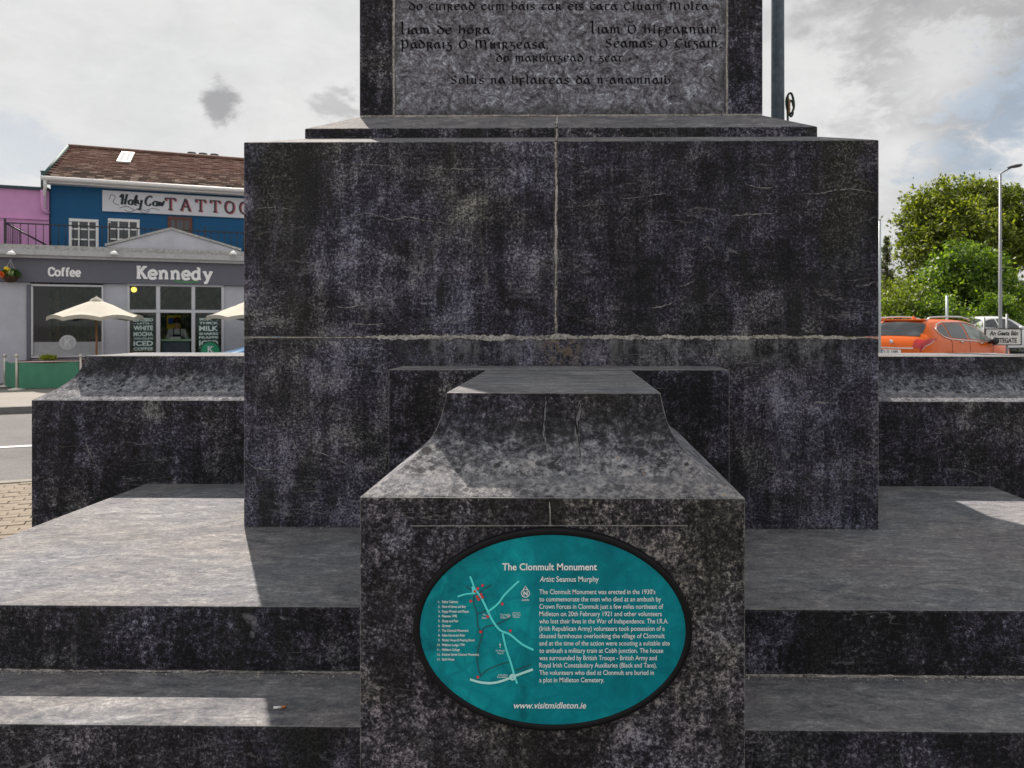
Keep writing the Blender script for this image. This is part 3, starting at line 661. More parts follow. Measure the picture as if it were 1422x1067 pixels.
# cigarette butt on the second step
cb = at_z(387, 985, -rise); e = thing('cigarette_butt', 'small white cigarette butt lying on the lower step left of the plaque', 'litter', loc=cb)
def sub(mb, name, m_, e, **k): return mb.build(name, m_, e, **k)
sub(MB().tube([(-.016, -.002, .005), (.008, .003, .005)], .0045, 8), 'paper', mat('cigarette_paper', (.75, .74, .72), .8), e)
sub(MB().tube([(.0085, .003, .005), (.022, .008, .0048)], .0048, 8), 'filter', mat('cork_filter', (.45, .18, .06), .8), e)

# loose mortar crumbs and grit gathered in the angles of the steps
rg = random.Random(12); mb = MB()
def crumb(x, y, z, r_):
    vs = [(x+r_*rg.uniform(-1, 1), y+r_*rg.uniform(-1, 1), z+r_*q) for q in (0, 0, 0, 1.1, .8)]
    mb.add(vs, [(0, 1, 3), (1, 2, 3), (2, 0, 4), (0, 3, 4), (2, 4, 3), (0, 2, 1)])
for k in range(700):
    x = rg.uniform(-2.6, 2.55)
    if abs(x-CX) > .54: crumb(x, YS0-.004-abs(rg.gauss(0, .014)), -rise, rg.uniform(.0015, .0055))
for k in range(260):
    x = rg.uniform(PX0, PX1); crumb(x, YP-.004-abs(rg.gauss(0, .02)), 0, rg.uniform(.0015, .005))
for k in range(150): crumb(rg.uniform(-2.5, 2.5), rg.uniform(2.78, 3.75), 0, rg.uniform(.001, .0035))
tag(mb.build('grit', MORT), 'pale mortar crumbs and grit in the angles of the stone steps', 'grit', kind='stuff')

# ------------------------------------------------------------------ ground
m, t, b = new_mat('plaza_paving')
g = t.node('ShaderNodeNewGeometry'); p = g.outputs['Position']
n = t.noise(p, 3, 7, .65); n2 = t.noise(p, 60, 4, .7)
c = t.ramp(t.math('ADD', t.math('MULTIPLY', n, .5), t.math('MULTIPLY', n2, .5)), [(.3, (.09, .08, .065)), (.5, (.16, .14, .11)), (.7, (.23, .205, .165))])
t.l.new(c, b.inputs['Base Color']); b.inputs['Roughness'].default_value = .9; t.l.new(t.bump(n2, .4, .01), b.inputs['Normal']); PLAZA = m
m, t, b = new_mat('asphalt')
g = t.node('ShaderNodeNewGeometry'); p = g.outputs['Position']
n = t.noise(p, .8, 7, .65); n2 = t.noise(p, 55, 5, .8)
c = t.ramp(t.math('ADD', t.math('MULTIPLY', n, .35), t.math('MULTIPLY', n2, .65)), [(.30, (.05, .05, .055)), (.5, (.12, .118, .12)), (.68, (.23, .225, .22))])
t.l.new(c, b.inputs['Base Color']); b.inputs['Roughness'].default_value = .9; t.l.new(t.bump(n2, .6, .015), b.inputs['Normal']); ASPH = m
m, t, b = new_mat('footway_concrete')
g = t.node('ShaderNodeNewGeometry'); p = g.outputs['Position']
n = t.noise(p, 1.3, 6, .6); n2 = t.noise(p, 40, 5, .7)
c = t.ramp(t.math('ADD', t.math('MULTIPLY', n, .4), t.math('MULTIPLY', n2, .6)), [(.3, (.13, .125, .11)), (.5, (.22, .205, .185)), (.7, (.30, .285, .26))])
t.l.new(c, b.inputs['Base Color']); b.inputs['Roughness'].default_value = .9; FOOT = m

dS = Vector((0.912, 0.41, 0)).normalized(); nS = Vector((-dS.y, dS.x, 0))      # street direction, and away from camera
def SM(s, o, z): q = dS*s+nS*o; return (q.x, q.y, z)                            # s along street, o distance across, z
MB().add([(-700, -700, G-.012), (700, -700, G-.012), (700, 900, G-.012), (-700, 900, G-.012)], [(0, 1, 2, 3)]).build('ground', ASPH)['kind'] = 'structure'
o = MB().box(-40, 26, -14, 9.2, G-.12, G, M=SM).build('plaza', PLAZA); tag(o, kind='structure')
plaza = o
o = MB().box(-40, 26, 9.2, 9.34, G-.12, G+.012, M=SM).build('plaza_edging', FOOT); tag(o, kind='structure')
o = MB().box(-60, 30, 16.6, 23.15, G-.1, G+.10, M=SM).build('pavement', FOOT); tag(o, kind='structure')
o = MB().box(-60, 30, 16.42, 16.595, G-.1, G+.115, M=SM).build('kerb', mat('kerb_stone', (.16, .155, .15), .85, var=.25, scale=10, bump=.3), bevel=.012); tag(o, kind='structure')
o = MB().box(-60, 30, 21.3, 23.14, G+.10, G+.106, M=SM).build('terrace_paving', mat('terrace_dark', (.085, .08, .08), .9, var=.3, scale=9)); tag(o, kind='structure')
o = MB().add([SM(-60, 11.95, G-.006), SM(30, 11.95, G-.006), SM(30, 12.1, G-.006), SM(-60, 12.1, G-.006)], [(0, 1, 2, 3)]).build('road_line', mat('worn_road_paint', (.62, .61, .58), .8, var=.25, scale=12)); tag(o, kind='structure')
# pavers: laid in a stretcher bond on the visible part of the plaza
PV = mat('concrete_paver', (.21, .175, .135), .9, var=.3, scale=14, bump=.5)
pvs = MB().box(-.097, .097, -.047, .047, 0, .022).build('paver', PV, plaza, bevel=.004, seg=1)
rp = random.Random(3); cnt = 0; first = True
ctr = at_z(22, 706, G)
so_, oo_ = ctr.dot(dS), ctr.dot(nS)
for r in range(-11, 12):
    for k in range(-6, 7):
        s_ = so_+k*.2+(.1 if r % 2 else 0); o_ = round(oo_, 2)+r*.1
        if o_ > 9.14: continue
        ob = pvs if first else bpy.data.objects.new('paver', pvs.data)
        if not first: link(ob, plaza)
        first = False
        ob.location = SM(s_, o_, G-.004+rp.uniform(-.003, .003)); ob.rotation_euler = (rp.uniform(-.01, .01), rp.uniform(-.01, .01), math.atan2(dS.y, dS.x)+rp.uniform(-.02, .02))

# ------------------------------------------------------------------ street fronts (frame: s along, o across, z up)
def sp(px, py, o=23.2):
    r = ray(px, py); t_ = o/(r.x*nS.x+r.y*nS.y); q = r*t_; return q.dot(dS), 1+q.z
OF = 23.2
SCX = OF
def sx(px, py=430, o=OF): return sp(px, py, o)[0]
def hz(py, px=180, o=OF): return sp(px, py, o)[1]
def fb(mb, pxl, pyt, pxr, pyb, o0, o1, ref=None, O=OF):
    """box on a frontage; o0..o1 = distance in front(-)/behind(+) of plane O"""
    pm_ = (pyt+pyb)/2; rx = ref if ref is not None else (pxl+pxr)/2
    s0, s1 = sp(pxl, pm_, O)[0], sp(pxr, pm_, O)[0]; z1, z0 = sp(rx, pyt, O)[1], sp(rx, pyb, O)[1]
    return mb.box(s0, s1, O+o0, O+o1, z0, z1, M=SM)
RENDER = mat('grey_render', (.50, .51, .57), .85, var=.14, scale=2.2, bump=.15)
SLATE = mat('slate_fascia', (.125, .13, .165), .6, var=.06); FRM = mat('pale_frame', (.62, .62, .66), .5, var=.05)
def glass_mat(name, col, rough=.06, noisy=True):
    m, t, b = new_mat(name)
    p = t.node('ShaderNodeNewGeometry').outputs['Position']; n = t.noise(t.vmul(p, (1, 1, .7)), 1.6, 5, .6, .8)
    c = t.ramp(n, [(.35, tuple(k*.35 for k in col)), (.55, col), (.75, tuple(min(1, k*2.2) for k in col))]) if noisy else None
    if noisy: t.l.new(c, b.inputs['Base Color'])
    else: b.inputs['Base Color'].default_value = tuple(col)+(1,)
    b.inputs['Roughness'].default_value = rough; b.inputs['IOR'].default_value = 1.5; b.inputs['Specular IOR Level'].default_value = .7
    return m
def clear_glass(name, tint=(.9, .95, .95), refl=1.0):
    m, t, b = new_mat(name)
    out = m.node_tree.nodes['Material Output']
    tr = t.node('ShaderNodeBsdfTransparent'); tr.inputs[0].default_value = tint+(1,)
    gl = t.node('ShaderNodeBsdfGlossy'); gl.inputs['Roughness'].default_value = .03
    fr = t.node('ShaderNodeFresnel'); fr.inputs[0].default_value = 1.5
    mx = t.node('ShaderNodeMixShader'); t.l.new(t.math('MULTIPLY', fr.outputs[0], refl, clamp=True), mx.inputs[0]); t.l.new(tr.outputs[0], mx.inputs[1]); t.l.new(gl.outputs[0], mx.inputs[2])
    t.l.new(mx.outputs[0], out.inputs[0]); return m
GLASS = clear_glass('window_glass', (.80, .86, .82), refl=.9)

cafe = thing('coffee_shop', 'single-storey grey rendered coffee shop with dark slate fascia and small parapet gable', 'shop')
zf0, zf1 = hz(394.5), hz(363); zc1 = hz(352); zp = hz(347)
sL, sR = sx(0)-6, sx(338)+2.6
s_w0, s_w1 = sx(43), sx(144); s_d0, s_d1 = sx(177), sx(310)
DZ = G+.10
def sbox(mb, s0, s1, o0, o1, z0, z1): return mb.box(s0, s1, OF+o0, OF+o1, z0, z1, M=SM)
zsill = hz(497); zhead = hz(395.5)
for a, b_, z0, z1 in ((sL, s_w0, DZ, zf0-.01), (s_w0, s_w1, DZ, zsill), (s_w1, s_d0, DZ, zf0-.01), (s_d1, sR, DZ, zf0-.01)):
    sbox(MB(), a+.002, b_-.002, 0, .3, z0, z1).build('wall', RENDER, cafe)
sbox(MB(), sL, sR, .002, .3, zf0, zp).build('wall', RENDER, cafe)
sbox(MB(), sL, sR, 5.4, 5.6, DZ, zp-.02).build('rear_wall', RENDER, cafe); sbox(MB(), sL-.01, sL+.2, .31, 5.4, DZ, zp-.02).build('side_wall', RENDER, cafe); sbox(MB(), sR-.2, sR+.01, .31, 5.4, DZ, zp-.02).build('side_wall', RENDER, cafe)
sbox(MB(), sL+.2, sR-.2, .32, 5.39, zp-.25, zp-.05).build('flat_roof', mat('roof_felt', (.10, .10, .10), .9), cafe)
sbox(MB(), sL+.2, sR-.2, .3, 5.4, DZ+.002, DZ+.02).build('shop_floor', mat('shop_floor_tiles', (.16, .12, .09), .6, var=.3), cafe)
sbox(MB(), sx(-2), sR, -.10, 0, zf0, zf1).build('fascia', SLATE, cafe)
PLN = mat('cornice_grey', (.45, .45, .46), .8, var=.15, scale=12)
mb = MB(); sbox(mb, sL-.1, sR+.05, -.22, .05, zf1+.003, zf1+.07); sbox(mb, sL-.14, sR+.05, -.30, .05, zf1+.073, zc1); mb.build('cornice', PLN, cafe)
COP = mat('stained_coping', (.40, .40, .39), .9, var=.45, scale=16, bump=.4)
sbox(MB(), sL-.1, sR+.05, -.2, .30, zc1+.003, zp+.03).build('parapet', COP, cafe)
# gable
ga, gt, gb_ = sx(150), sx(238), sx(332)
mb = MB(); mb.prism([(ga, zp-.02), (gb_, zp-.02), (gb_, zp+.06), (gt, hz(320, 238)), (ga, zp+.06)], OF-.12, OF+.1, M=SM); mb.build('parapet_gable', RENDER, cafe)
mb = MB()
for a, b_, za, zb_ in ((ga-.05, gt, zp+.062, hz(320, 238)+.002), (gt, gb_+.05, hz(320, 238)+.002, zp+.062)):
    mb.prism([(a, za), (b_, zb_), (b_, zb_+.06), (a, za+.06)], OF-.16, OF+.14, M=SM)
mb.build('gable_coping', COP, cafe)
# side pier left of window
fb(MB(), 37.5, 396, 43, 500, -.05, -.002).build('window_pier', SLATE, cafe)
def window(parent, pxl, pyt, pxr, pyb, cols, rows, O=OF, bar=1.6, fr=3.0, fm=FRM, rec=.02, glass=GLASS, rowfr=None, sash=False):
    w = MB(); f = fr; fb(w, pxl, pyt, pxr, pyt+f, -.04, .08, O=O); fb(w, pxl, pyb-f, pxr, pyb, -.04, .08, O=O)
    fb(w, pxl, pyt+f, pxl+f, pyb-f, -.04, .08, O=O); fb(w, pxr-f, pyt+f, pxr, pyb-f, -.04, .08, O=O)
    wf = w.build('window', fm, parent)
    for i in range(1, cols): x = pxl+(pxr-pxl)*i/cols; fb(MB(), x-bar/2, pyt+f, x+bar/2, pyb-f, -.03, .05, O=O).build('glazing_bar', fm, wf)
    for j in range(1, rows): y = pyt+(pyb-pyt)*(j/rows if rowfr is None else rowfr[j-1]); fb(MB(), pxl+f, y-bar/2, pxr-f, y+bar/2, -.026, .045, O=O).build('glazing_bar', fm, wf)
    fb(MB(), pxl+f-.3, pyt+f-.3, pxr-f+.3, pyb-f+.3, rec, rec+.006, O=O).build('pane', glass, wf)
    return wf
w1 = window(cafe, 43.5, 395.5, 144, 496.5, 1, 1, fr=2.6)
FROST = mat('frosted_band', (.40, .40, .42), .6, var=.12)
fb(MB(), 46.3, 475, 141.2, 493.8, .010, .016).build('frosted_band', FROST, w1)
def FMs(o_): return lambda x, z, dep: SM(x, OF+o_-dep, z)
cxk, czk = sx(94), hz(476, 94); rk = 12.2*(sx(104)-sx(94))/10
mb = MB(); disc(mb, cxk, czk, rk, FMs(.006), 0, 32); mb.build('roundel', mat('roundel_grey', (.52, .52, .54), .5), w1)
mb = MB(); ring(mb, cxk, czk, rk*.80, rk*.90, FMs(.002), 0, 40)
SER = {
 'K': (1.0, 1.45, [[(.2, 0), (.2, 1.4)], [(.75, 1.36), (.25, .62)], [(.42, .82), (.86, .02)], [(.02, .06), (.42, .06)], [(.02, 1.36), (.42, 1.36)], [(.6, 1.36), (.98, 1.36)], [(.68, .06), (1.06, .06)]]),
 'C': (0.98, 1.4, [[(.9, 1.02), (.75, 1.32), (.45, 1.38), (.15, 1.15), (.08, .7), (.16, .25), (.45, .03), (.78, .1), (.94, .36)], [(.92, .98), (.92, 1.38)]]),
 'e': (0.85, 1, [[(.1, .52), (.74, .52), (.66, .85), (.4, .97), (.14, .78), (.08, .48), (.18, .12), (.44, .03), (.76, .18)]]),
 'n': (1.02, 1, [[(.22, 0), (.22, .94)], [(.24, .7), (.46, .93), (.68, .85), (.76, .6), (.76, 0)], [(.02, .06), (.42, .06)], [(.02, .92), (.22, .92)], [(.58, .06), (.96, .06)]]),
 'd': (0.98, 1, [[(.7, 1.4), (.7, .06)], [(.7, .75), (.45, .95), (.16, .8), (.08, .48), (.17, .14), (.44, .03), (.7, .22)], [(.5, 1.38), (.7, 1.38)], [(.7, .06), (.92, .06)]]),
 'y': (0.95, 1, [[(.18, .92), (.5, .08)], [(.82, .92), (.5, .08), (.36, -.3), (.12, -.36)], [(.0, .93), (.36, .93)], [(.62, .93), (.98, .93)]]),
 'o': (0.92, 1, [[(.45, .96), (.17, .82), (.08, .5), (.17, .16), (.45, .03), (.73, .16), (.82, .5), (.73, .82), (.45, .96)]]),
 'f': (0.66, 1, [[(.28, 0), (.28, 1.1), (.42, 1.36), (.68, 1.32)], [(.04, .9), (.56, .9)], [(.08, .06), (.5, .06)]]),
 'T': (1.0, 1.4, [[(.5, .04), (.5, 1.34)], [(.04, 1.34), (.96, 1.34)], [(.06, 1.38), (.06, 1.05)], [(.94, 1.38), (.94, 1.05)], [(.3, .05), (.7, .05)]]),
 'A': (1.05, 1.4, [[(.12, .04), (.52, 1.36)], [(.52, 1.36), (.92, .04)], [(.28, .48), (.76, .48)], [(.0, .05), (.28, .05)], [(.76, .05), (1.04, .05)]]),
 'O': (1.05, 1.4, [[(.5, 1.36), (.2, 1.2), (.08, .7), (.2, .2), (.5, .04), (.8, .2), (.92, .7), (.8, 1.2), (.5, 1.36)]]),
}
def slab_text(mb, string, x0, x1, zb, size, M, wd=.2, serif=.12, dep0=0.0, gap=.1):
    tot = sum(SER[c][0]+gap for c in string)-gap; sx_ = (x1-x0)/tot; x = 0; k = 0
    for c in string:
        for st in SER[c][2]:
            straight = len(st) == 2; short = straight and abs(st[0][1]-st[1][1]) < .12
            P = smooth_poly(st, 5) if len(st) > 2 else st
            ribbon(mb, [(x0+(x+a)*sx_, zb+b_*size) for a, b_ in P], (serif if short else wd)*size, M, dep0+.0006*(k % 7)); k += 1
        x += SER[c][0]+gap
slab_text(mb, 'K', cxk-rk*.42, cxk+rk*.42, czk-rk*.5, rk*.72, FMs(.002), .26, .16)
mb.build('roundel_letter', mat('pale_vinyl', (.72, .72, .74), .5), w1)
LETW = mat('white_sign_letter', (.95, .95, .96), .5, var=.03)
mb = MB(); slab_text(mb, 'Coffee', sx(68.5), sx(113), hz(384, 90), hz(376, 90)-hz(384, 90), FMs(-.115), .31, .22); mb.build('coffee_lettering', LETW, cafe)
mb = MB(); slab_text(mb, 'Kennedy', sx(190), sx(295), hz(388.3, 243), hz(376.5, 243)-hz(388.3, 243), FMs(-.115), .33, .21); mb.build('shop_name_lettering', LETW, cafe)
mb = MB(); ribbon(mb, smooth_poly([(sx(243), hz(390.2, 250)), (sx(250), hz(391.6, 250)), (sx(262), hz(392.2, 250)), (sx(276), hz(391, 250))], 4), .022, FMs(-.115)); mb.build('green_swash', mat('green_paint', (.05, .42, .07), .5), cafe)
# door unit
du = MB(); fb(du, 177, 395.5, 311, 398, -.05, .1); [fb(du, a, 398, b_, 530, -.05, .1) for a, b_ in ((177, 180.2), (307.5, 311))]
fb(du, 180.2, 430.5, 307.5, 434.5, -.04, .09)
for a, b_ in ((217, 222.5), (266, 271)): fb(du, a, 398, b_, 430.3, -.045, .095); fb(du, a, 434.7, b_, 530, -.045, .095)
door = du.build('shopfront_frame', FRM, cafe)
for a, b_, c_, d_ in ((180.2, 398, 217, 430.5), (222.5, 398, 266, 430.5), (271, 398, 307.5, 430.5), (180.2, 434.5, 217, 530), (271, 434.5, 307.5, 530)):
    fb(MB(), a-.2, b_-.2, c_+.2, d_+.2, .02, .026).build('pane', GLASS, door)
TB = mat('chalk_white_vinyl', (.62, .74, .70), .7, var=.2)
def poster(name, x0, x1, lines, label):
    e = MB(); fb(e, x0, 441, x1, 487, .004, .012)
    o = e.build(name, mat('poster_dark', (.035, .06, .06), .8), door); o['label'] = label
    mb = MB(); y = 441.5
    for s_, h in lines:
        put_text(mb, s_, sx(x0+1), sx(x1-1), hz(y+h*.9, (x0+x1)/2), (hz(y, 200)-hz(y+h, 200))*1.15, FMs(.001), 0, bold=.03); y += h+1.2
    mb.build('poster_lettering', TB, o)
poster('poster', 184.5, 213.5, [('ESPRESSO', 5.5), ('~ LATTE ~', 2.5), ('WHITE', 7.5), ('MOCHA', 7), ('CHOCOLATE', 3), ('ICED', 8), ('COFFEE', 5)], 'poster of white drink names beginning ESPRESSO')
poster('poster', 275.5, 304, [('SMOOTHIES', 4), ('THICK', 4), ('MILK', 8.5), ('SHAKES', 4), ('FRAPPE', 4), ('ICED', 9), ('TEA', 4)], 'poster of white drink names with MILK')
# interior: back wall partly yellow, menu; green mottle paints in reflected street trees
INTER_REFL, t, b = new_mat('interior_painted_reflection')
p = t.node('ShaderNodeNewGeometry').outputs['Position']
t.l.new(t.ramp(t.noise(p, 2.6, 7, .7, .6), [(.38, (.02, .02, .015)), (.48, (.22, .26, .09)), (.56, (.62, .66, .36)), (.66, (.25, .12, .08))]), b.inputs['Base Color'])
sbox(MB(), sL+.25, sR-.25, 2.4, 2.5, DZ, zp-.3).build('interior_wall', INTER_REFL, cafe)
fb(MB(), 224, 437, 245, 458, 2.3, 2.35, ref=235, O=OF).build('yellow_panel', mat('yellow_paint', (.85, .66, .05), .7), cafe)
fb(MB(), 226, 441, 234, 450, 2.24, 2.29, ref=235, O=OF).build('blue_notice', mat('blue_paint', (.03, .10, .45), .7), cafe)
fb(MB(), 60, 400, 66, 490, 1.5, 1.6, O=OF).build('interior_post', mat('interior_wood', (.20, .12, .06), .7, var=.4), cafe)
m = bpy.data.materials.new('pendant_glow'); m.use_nodes = True; nt = m.node_tree; nt.nodes['Principled BSDF'].inputs['Emission Color'].default_value = (1, .62, .08, 1); nt.nodes['Principled BSDF'].inputs['Emission Strength'].default_value = 3.0; nt.nodes['Principled BSDF'].inputs['Base Color'].default_value = (.8, .5, .1, 1)
s_, z_ = sp(186, 402.5, OF+.8); q = SM(s_, OF+.8, z_)
e = thing('pendant_lamp', 'lit amber pendant lamp inside the upper left pane of the shop door unit', 'lamp', loc=q)
MB().lathe([(.001, -.07), (.05, -.05), (.07, 0), (.05, .05), (.001, .07)], n=12).build('bulb', m, e); MB().tube([(0, 0, .07), (0, 0, .45)], .006, 6).build('cord', BLK, e)
e = thing('shop_counter', 'dark serving counter with green edge behind the open shop door', 'counter')
sbox(MB(), sx(222), sx(262), .9, 1.3, DZ+.02, hz(474, 243, OF+.9)).build('counter_front', mat('counter_blue_grey', (.10, .14, .18), .6, var=.3), e)
sbox(MB(), sx(220), sx(264), .82, 1.35, hz(474, 243, OF+.9)+.003, hz(471, 243, OF+.9)).build('counter_top', mat('green_counter_edge', (.35, .70, .40), .5), e)
sbox(MB(), sx(232), sx(248), .95, 1.2, hz(471, 243, OF+.9)+.003, hz(468, 243, OF+.9)).build('tray', mat('tray_white', (.7, .72, .72), .5), e)
# floodlights
SIL = mat('white_metal_fitting', (.78, .78, .76), .35, var=.05)
for i, (px, lab) in enumerate(((15, 'leftmost'), (158, 'middle'), (324, 'rightmost'))):
    s_, z_ = sp(px, 352, OF-.45); e = thing('floodlight', '%s of three small white floodlights on the coffee shop cornice' % lab, 'floodlight', 'floodlights on the coffee shop cornice', loc=SM(s_, OF-.42, z_))
    mb = MB(); mb.lathe([(.001, .055), (.05, .05), (.085, .01), (.10, -.03), (.098, -.035)], n=14); mb.build('lamp_head', SIL, e)
    MB().lathe([(.001, -.028), (.09, -.032)], n=14).build('lens', mat('lens_dark', (.05, .05, .05), .2), e)
    k = Vector(SM(0, .24, 0))-Vector(SM(0, 0, 0)); MB().tube([(0, 0, .05), (k.x*.5, k.y*.5, .09), (k.x, k.y, .03)], .012, 6).build('bracket', SIL, e)
# hanging basket
s_, z_ = sp(14.5, 384, OF-.35); e = thing('hanging_basket', 'hanging basket of orange and yellow flowers on the dark fascia beside Coffee', 'flower basket', loc=SM(s_, OF-.35, z_))
MB().lathe([(.001, -.16), (.10, -.13), (.16, -.05), (.19, .01), (.17, .01)], n=16).build('basket', mat('coir_liner', (.07, .035, .02), .95, var=.5, scale=40, bump=.5), e)
mb = MB(); [mb.tube([(.17*math.cos(a), .17*math.sin(a), .01), (0, 0, .42)], .005, 5) for a in (0, 2.1, 4.2)]
k = Vector(SM(0, .33, 0))-Vector(SM(0, 0, 0)); mb.tube([(0, 0, .42), (k.x, k.y, .44)], .010, 6); mb.build('chain', mat('pale_chain', (.5, .5, .5), .4, metal=.5), e)
def leafcloud(name, m_, e, n, fn, size, seed=0):
    r = np.random.RandomState(seed); P = fn(r, n); a = r.normal(size=(n, 3)); a /= np.linalg.norm(a, axis=1)[:, None]; b_ = np.cross(a, r.normal(size=(n, 3))); b_ /= np.linalg.norm(b_, axis=1)[:, None]
    s1 = size*(.6+.8*r.rand(n))[:, None]; V = np.stack([P-a*s1, P+b_*s1*.45, P+a*s1, P-b_*s1*.45], 1).reshape(-1, 3)
    me = bpy.data.meshes.new(name); me.vertices.add(4*n); me.vertices.foreach_set('co', V.ravel()); me.loops.add(4*n); me.loops.foreach_set('vertex_index', np.arange(4*n))
    me.polygons.add(n); me.polygons.foreach_set('loop_start', np.arange(0, 4*n, 4)); me.polygons.foreach_set('loop_total', np.full(n, 4)); me.update(); me.validate(); me.materials.append(m_)
    return link(bpy.data.objects.new(name, me), e)
def leaf_mat(name, c0, c1, c2, bright=.03):
    m, t, b = new_mat(name)
    g = t.node('ShaderNodeNewGeometry'); r = g.outputs['Random Per Island']; n = t.noise(g.outputs['Position'], .55, 3)
    v = t.math('ADD', t.math('MULTIPLY', r, .55), t.math('MULTIPLY', n, .5)); c = t.ramp(v, [(.2, c0), (.5, c1), (.85, c2)])
    t.l.new(c, b.inputs['Base Color']); b.inputs['Roughness'].default_value = .5
    out = m.node_tree.nodes['Material Output']; tl = t.node('ShaderNodeBsdfTranslucent'); t.l.new(t.mix(1.0, c, (1.4, 1.5, .5, 1), 'MULTIPLY'), tl.inputs[0])
    mx = t.node('ShaderNodeMixShader'); mx.inputs[0].default_value = .42; t.l.new(b.outputs[0], mx.inputs[1]); t.l.new(tl.outputs[0], mx.inputs[2]); t.l.new(mx.outputs[0], out.inputs[0]); return m
def ball(c, r3):
    def f(r, n):
        d_ = r.normal(size=(n, 3)); d_ /= np.linalg.norm(d_, axis=1)[:, None]; return np.array(c)+d_*np.array(r3)*(r.rand(n)**.4)[:, None]
    return f
leafcloud('foliage', leaf_mat('basket_leaves', (.02, .05, .01), (.05, .12, .02), (.10, .2, .04)), e, 420, ball((0, 0, .06), (.22, .22, .13)), .045, 1)
leafcloud('orange_flowers', mat('orange_petal', (.85, .16, .02), .6), e, 60, ball((-.07, -.16, .04), (.09, .06, .07)), .04, 2); leafcloud('yellow_flowers', mat('yellow_petal', (.9, .7, .05), .6), e, 50, ball((0, -.12, .17), (.07, .07, .05)), .04, 3)
leafcloud('pale_flowers', mat('lilac_petal', (.5, .6, .3), .6), e, 50, ball((.1, -.14, .08), (.08, .06, .06)), .04, 4)

# ---- blue building with slate roof
OB = OF+2.4
blue = thing('blue_building', 'deep blue two-storey building with brown slate roof behind the coffee shop', 'building')
BLUE = mat('blue_render', (.003, .09, .22), .75, var=.10, scale=3, bump=.1)
zE = hz(256, 180, OB); sB0 = sx(70, 300, OB); sB1 = sR+1.0
def obox(mb, s0, s1, o0, o1, z0, z1): return mb.box(s0, s1, OB+o0, OB+o1, z0, z1, M=SM)
obox(MB(), sB0, sB1, 0, .3, DZ, zE).build('wall', BLUE, blue); obox(MB(), sB0, sB0+.3, .3, 6.8, DZ, zE-.01).build('side_wall', BLUE, blue); obox(MB(), sB1-.3, sB1, .3, 6.8, DZ, zE-.01).build('side_wall', BLUE, blue); obox(MB(), sB0, sB1, 6.8, 7.1, DZ, zE-.01).build('rear_wall', BLUE, blue)
# ridge: find height so that it projects at y~205 at px 92
OR_ = 3.6; zR = sp(95, 205, OB+OR_)[1]
TILE = mat('roof_slate', (.07, .045, .035), .85, var=.5, scale=5)
m, t, b = new_mat('slate_tiles')
g = t.node('ShaderNodeNewGeometry'); n = t.noise(g.outputs['Position'], 1.2, 4)
c = t.ramp(t.math('ADD', t.math('MULTIPLY', g.outputs['Random Per Island'], .75), t.math('MULTIPLY', n, .3)), [(.15, (.006, .003, .002)), (.45, (.022, .010, .007)), (.68, (.055, .030, .021)), (.95, (.19, .15, .13))])
zt_n = t.sep(g.outputs['Position'])[2]
c = t.mix(t.math('MULTIPLY', t.step(t.math('ADD', zt_n, t.math('MULTIPLY', n, 1.2)), 5.6, 6.6), .6), c, (.060, .018, .010, 1))
t.l.new(c, b.inputs['Base Color']); b.inputs['Roughness'].default_value = .95; b.inputs['Specular IOR Level'].default_value = .05; TILES = m
def slopeM(s, u, h):     # u 0..1 from eave to ridge, h out of the slope
    L = math.hypot(OR_+.35, zR-zE); nx = -(zR-zE)/L; nzz = (OR_+.35)/L
    return SM(s, OB-.35+(OR_+.35)*u+nx*h, zE-.02+(zR-zE+.02)*u+nzz*h)
roof = MB(); roof.add([slopeM(sB0-.1, 0, 0), slopeM(sB1+.1, 0, 0), slopeM(sB1+.1, 1, 0), slopeM(sB0-.1, 1, 0), SM(sB0-.1, OB+2*OR_+.35, zE), SM(sB1+.1, OB+2*OR_+.35, zE)], [(0, 1, 2, 3), (3, 2, 5, 4), (0, 3, 4), (1, 5, 2)])
rf = roof.build('roof', TILE, blue)
mb = MB(); rr = random.Random(8); Ls = math.hypot(OR_+.35, zR-zE); nrow = int(Ls/.15)
for r in range(nrow):
    u0 = r/nrow; u1 = (r+1.12)/nrow; s_ = sB0-.1+(.13 if r % 2 else 0); 
    while s_ < sB1:
        wd = .205; h0 = .012+rr.uniform(0, .014)
        if u1 <= 1.01: mb.box(s_, s_+wd, u0, min(u1, 1), 0, 1, M=lambda a, b_, c_: slopeM(a, b_, (h0+.016 if c_ else 0.002)+(u0-b_)*.10))
        s_ += .215
tl = mb.build('slate_courses', TILES, rf); tl['kind'] = 'stuff'
mb = MB(); mb.tube([slopeM(sB0-.12, 1, .03), slopeM(sB1+.1, 1, .03)], .085, 8); mb.build('ridge_tiles', mat('ridge_clay', (.16, .09, .07), .85, var=.4, scale=6), rf)
mb = MB(); 
for k in (0,): mb.tube([slopeM(sB0-.13, -.01, .03), slopeM(sB0-.13, 1, .05)], .045, 6)
mb.build('verge', mat('verge_dark_teal', (.04, .09, .09), .7), rf)
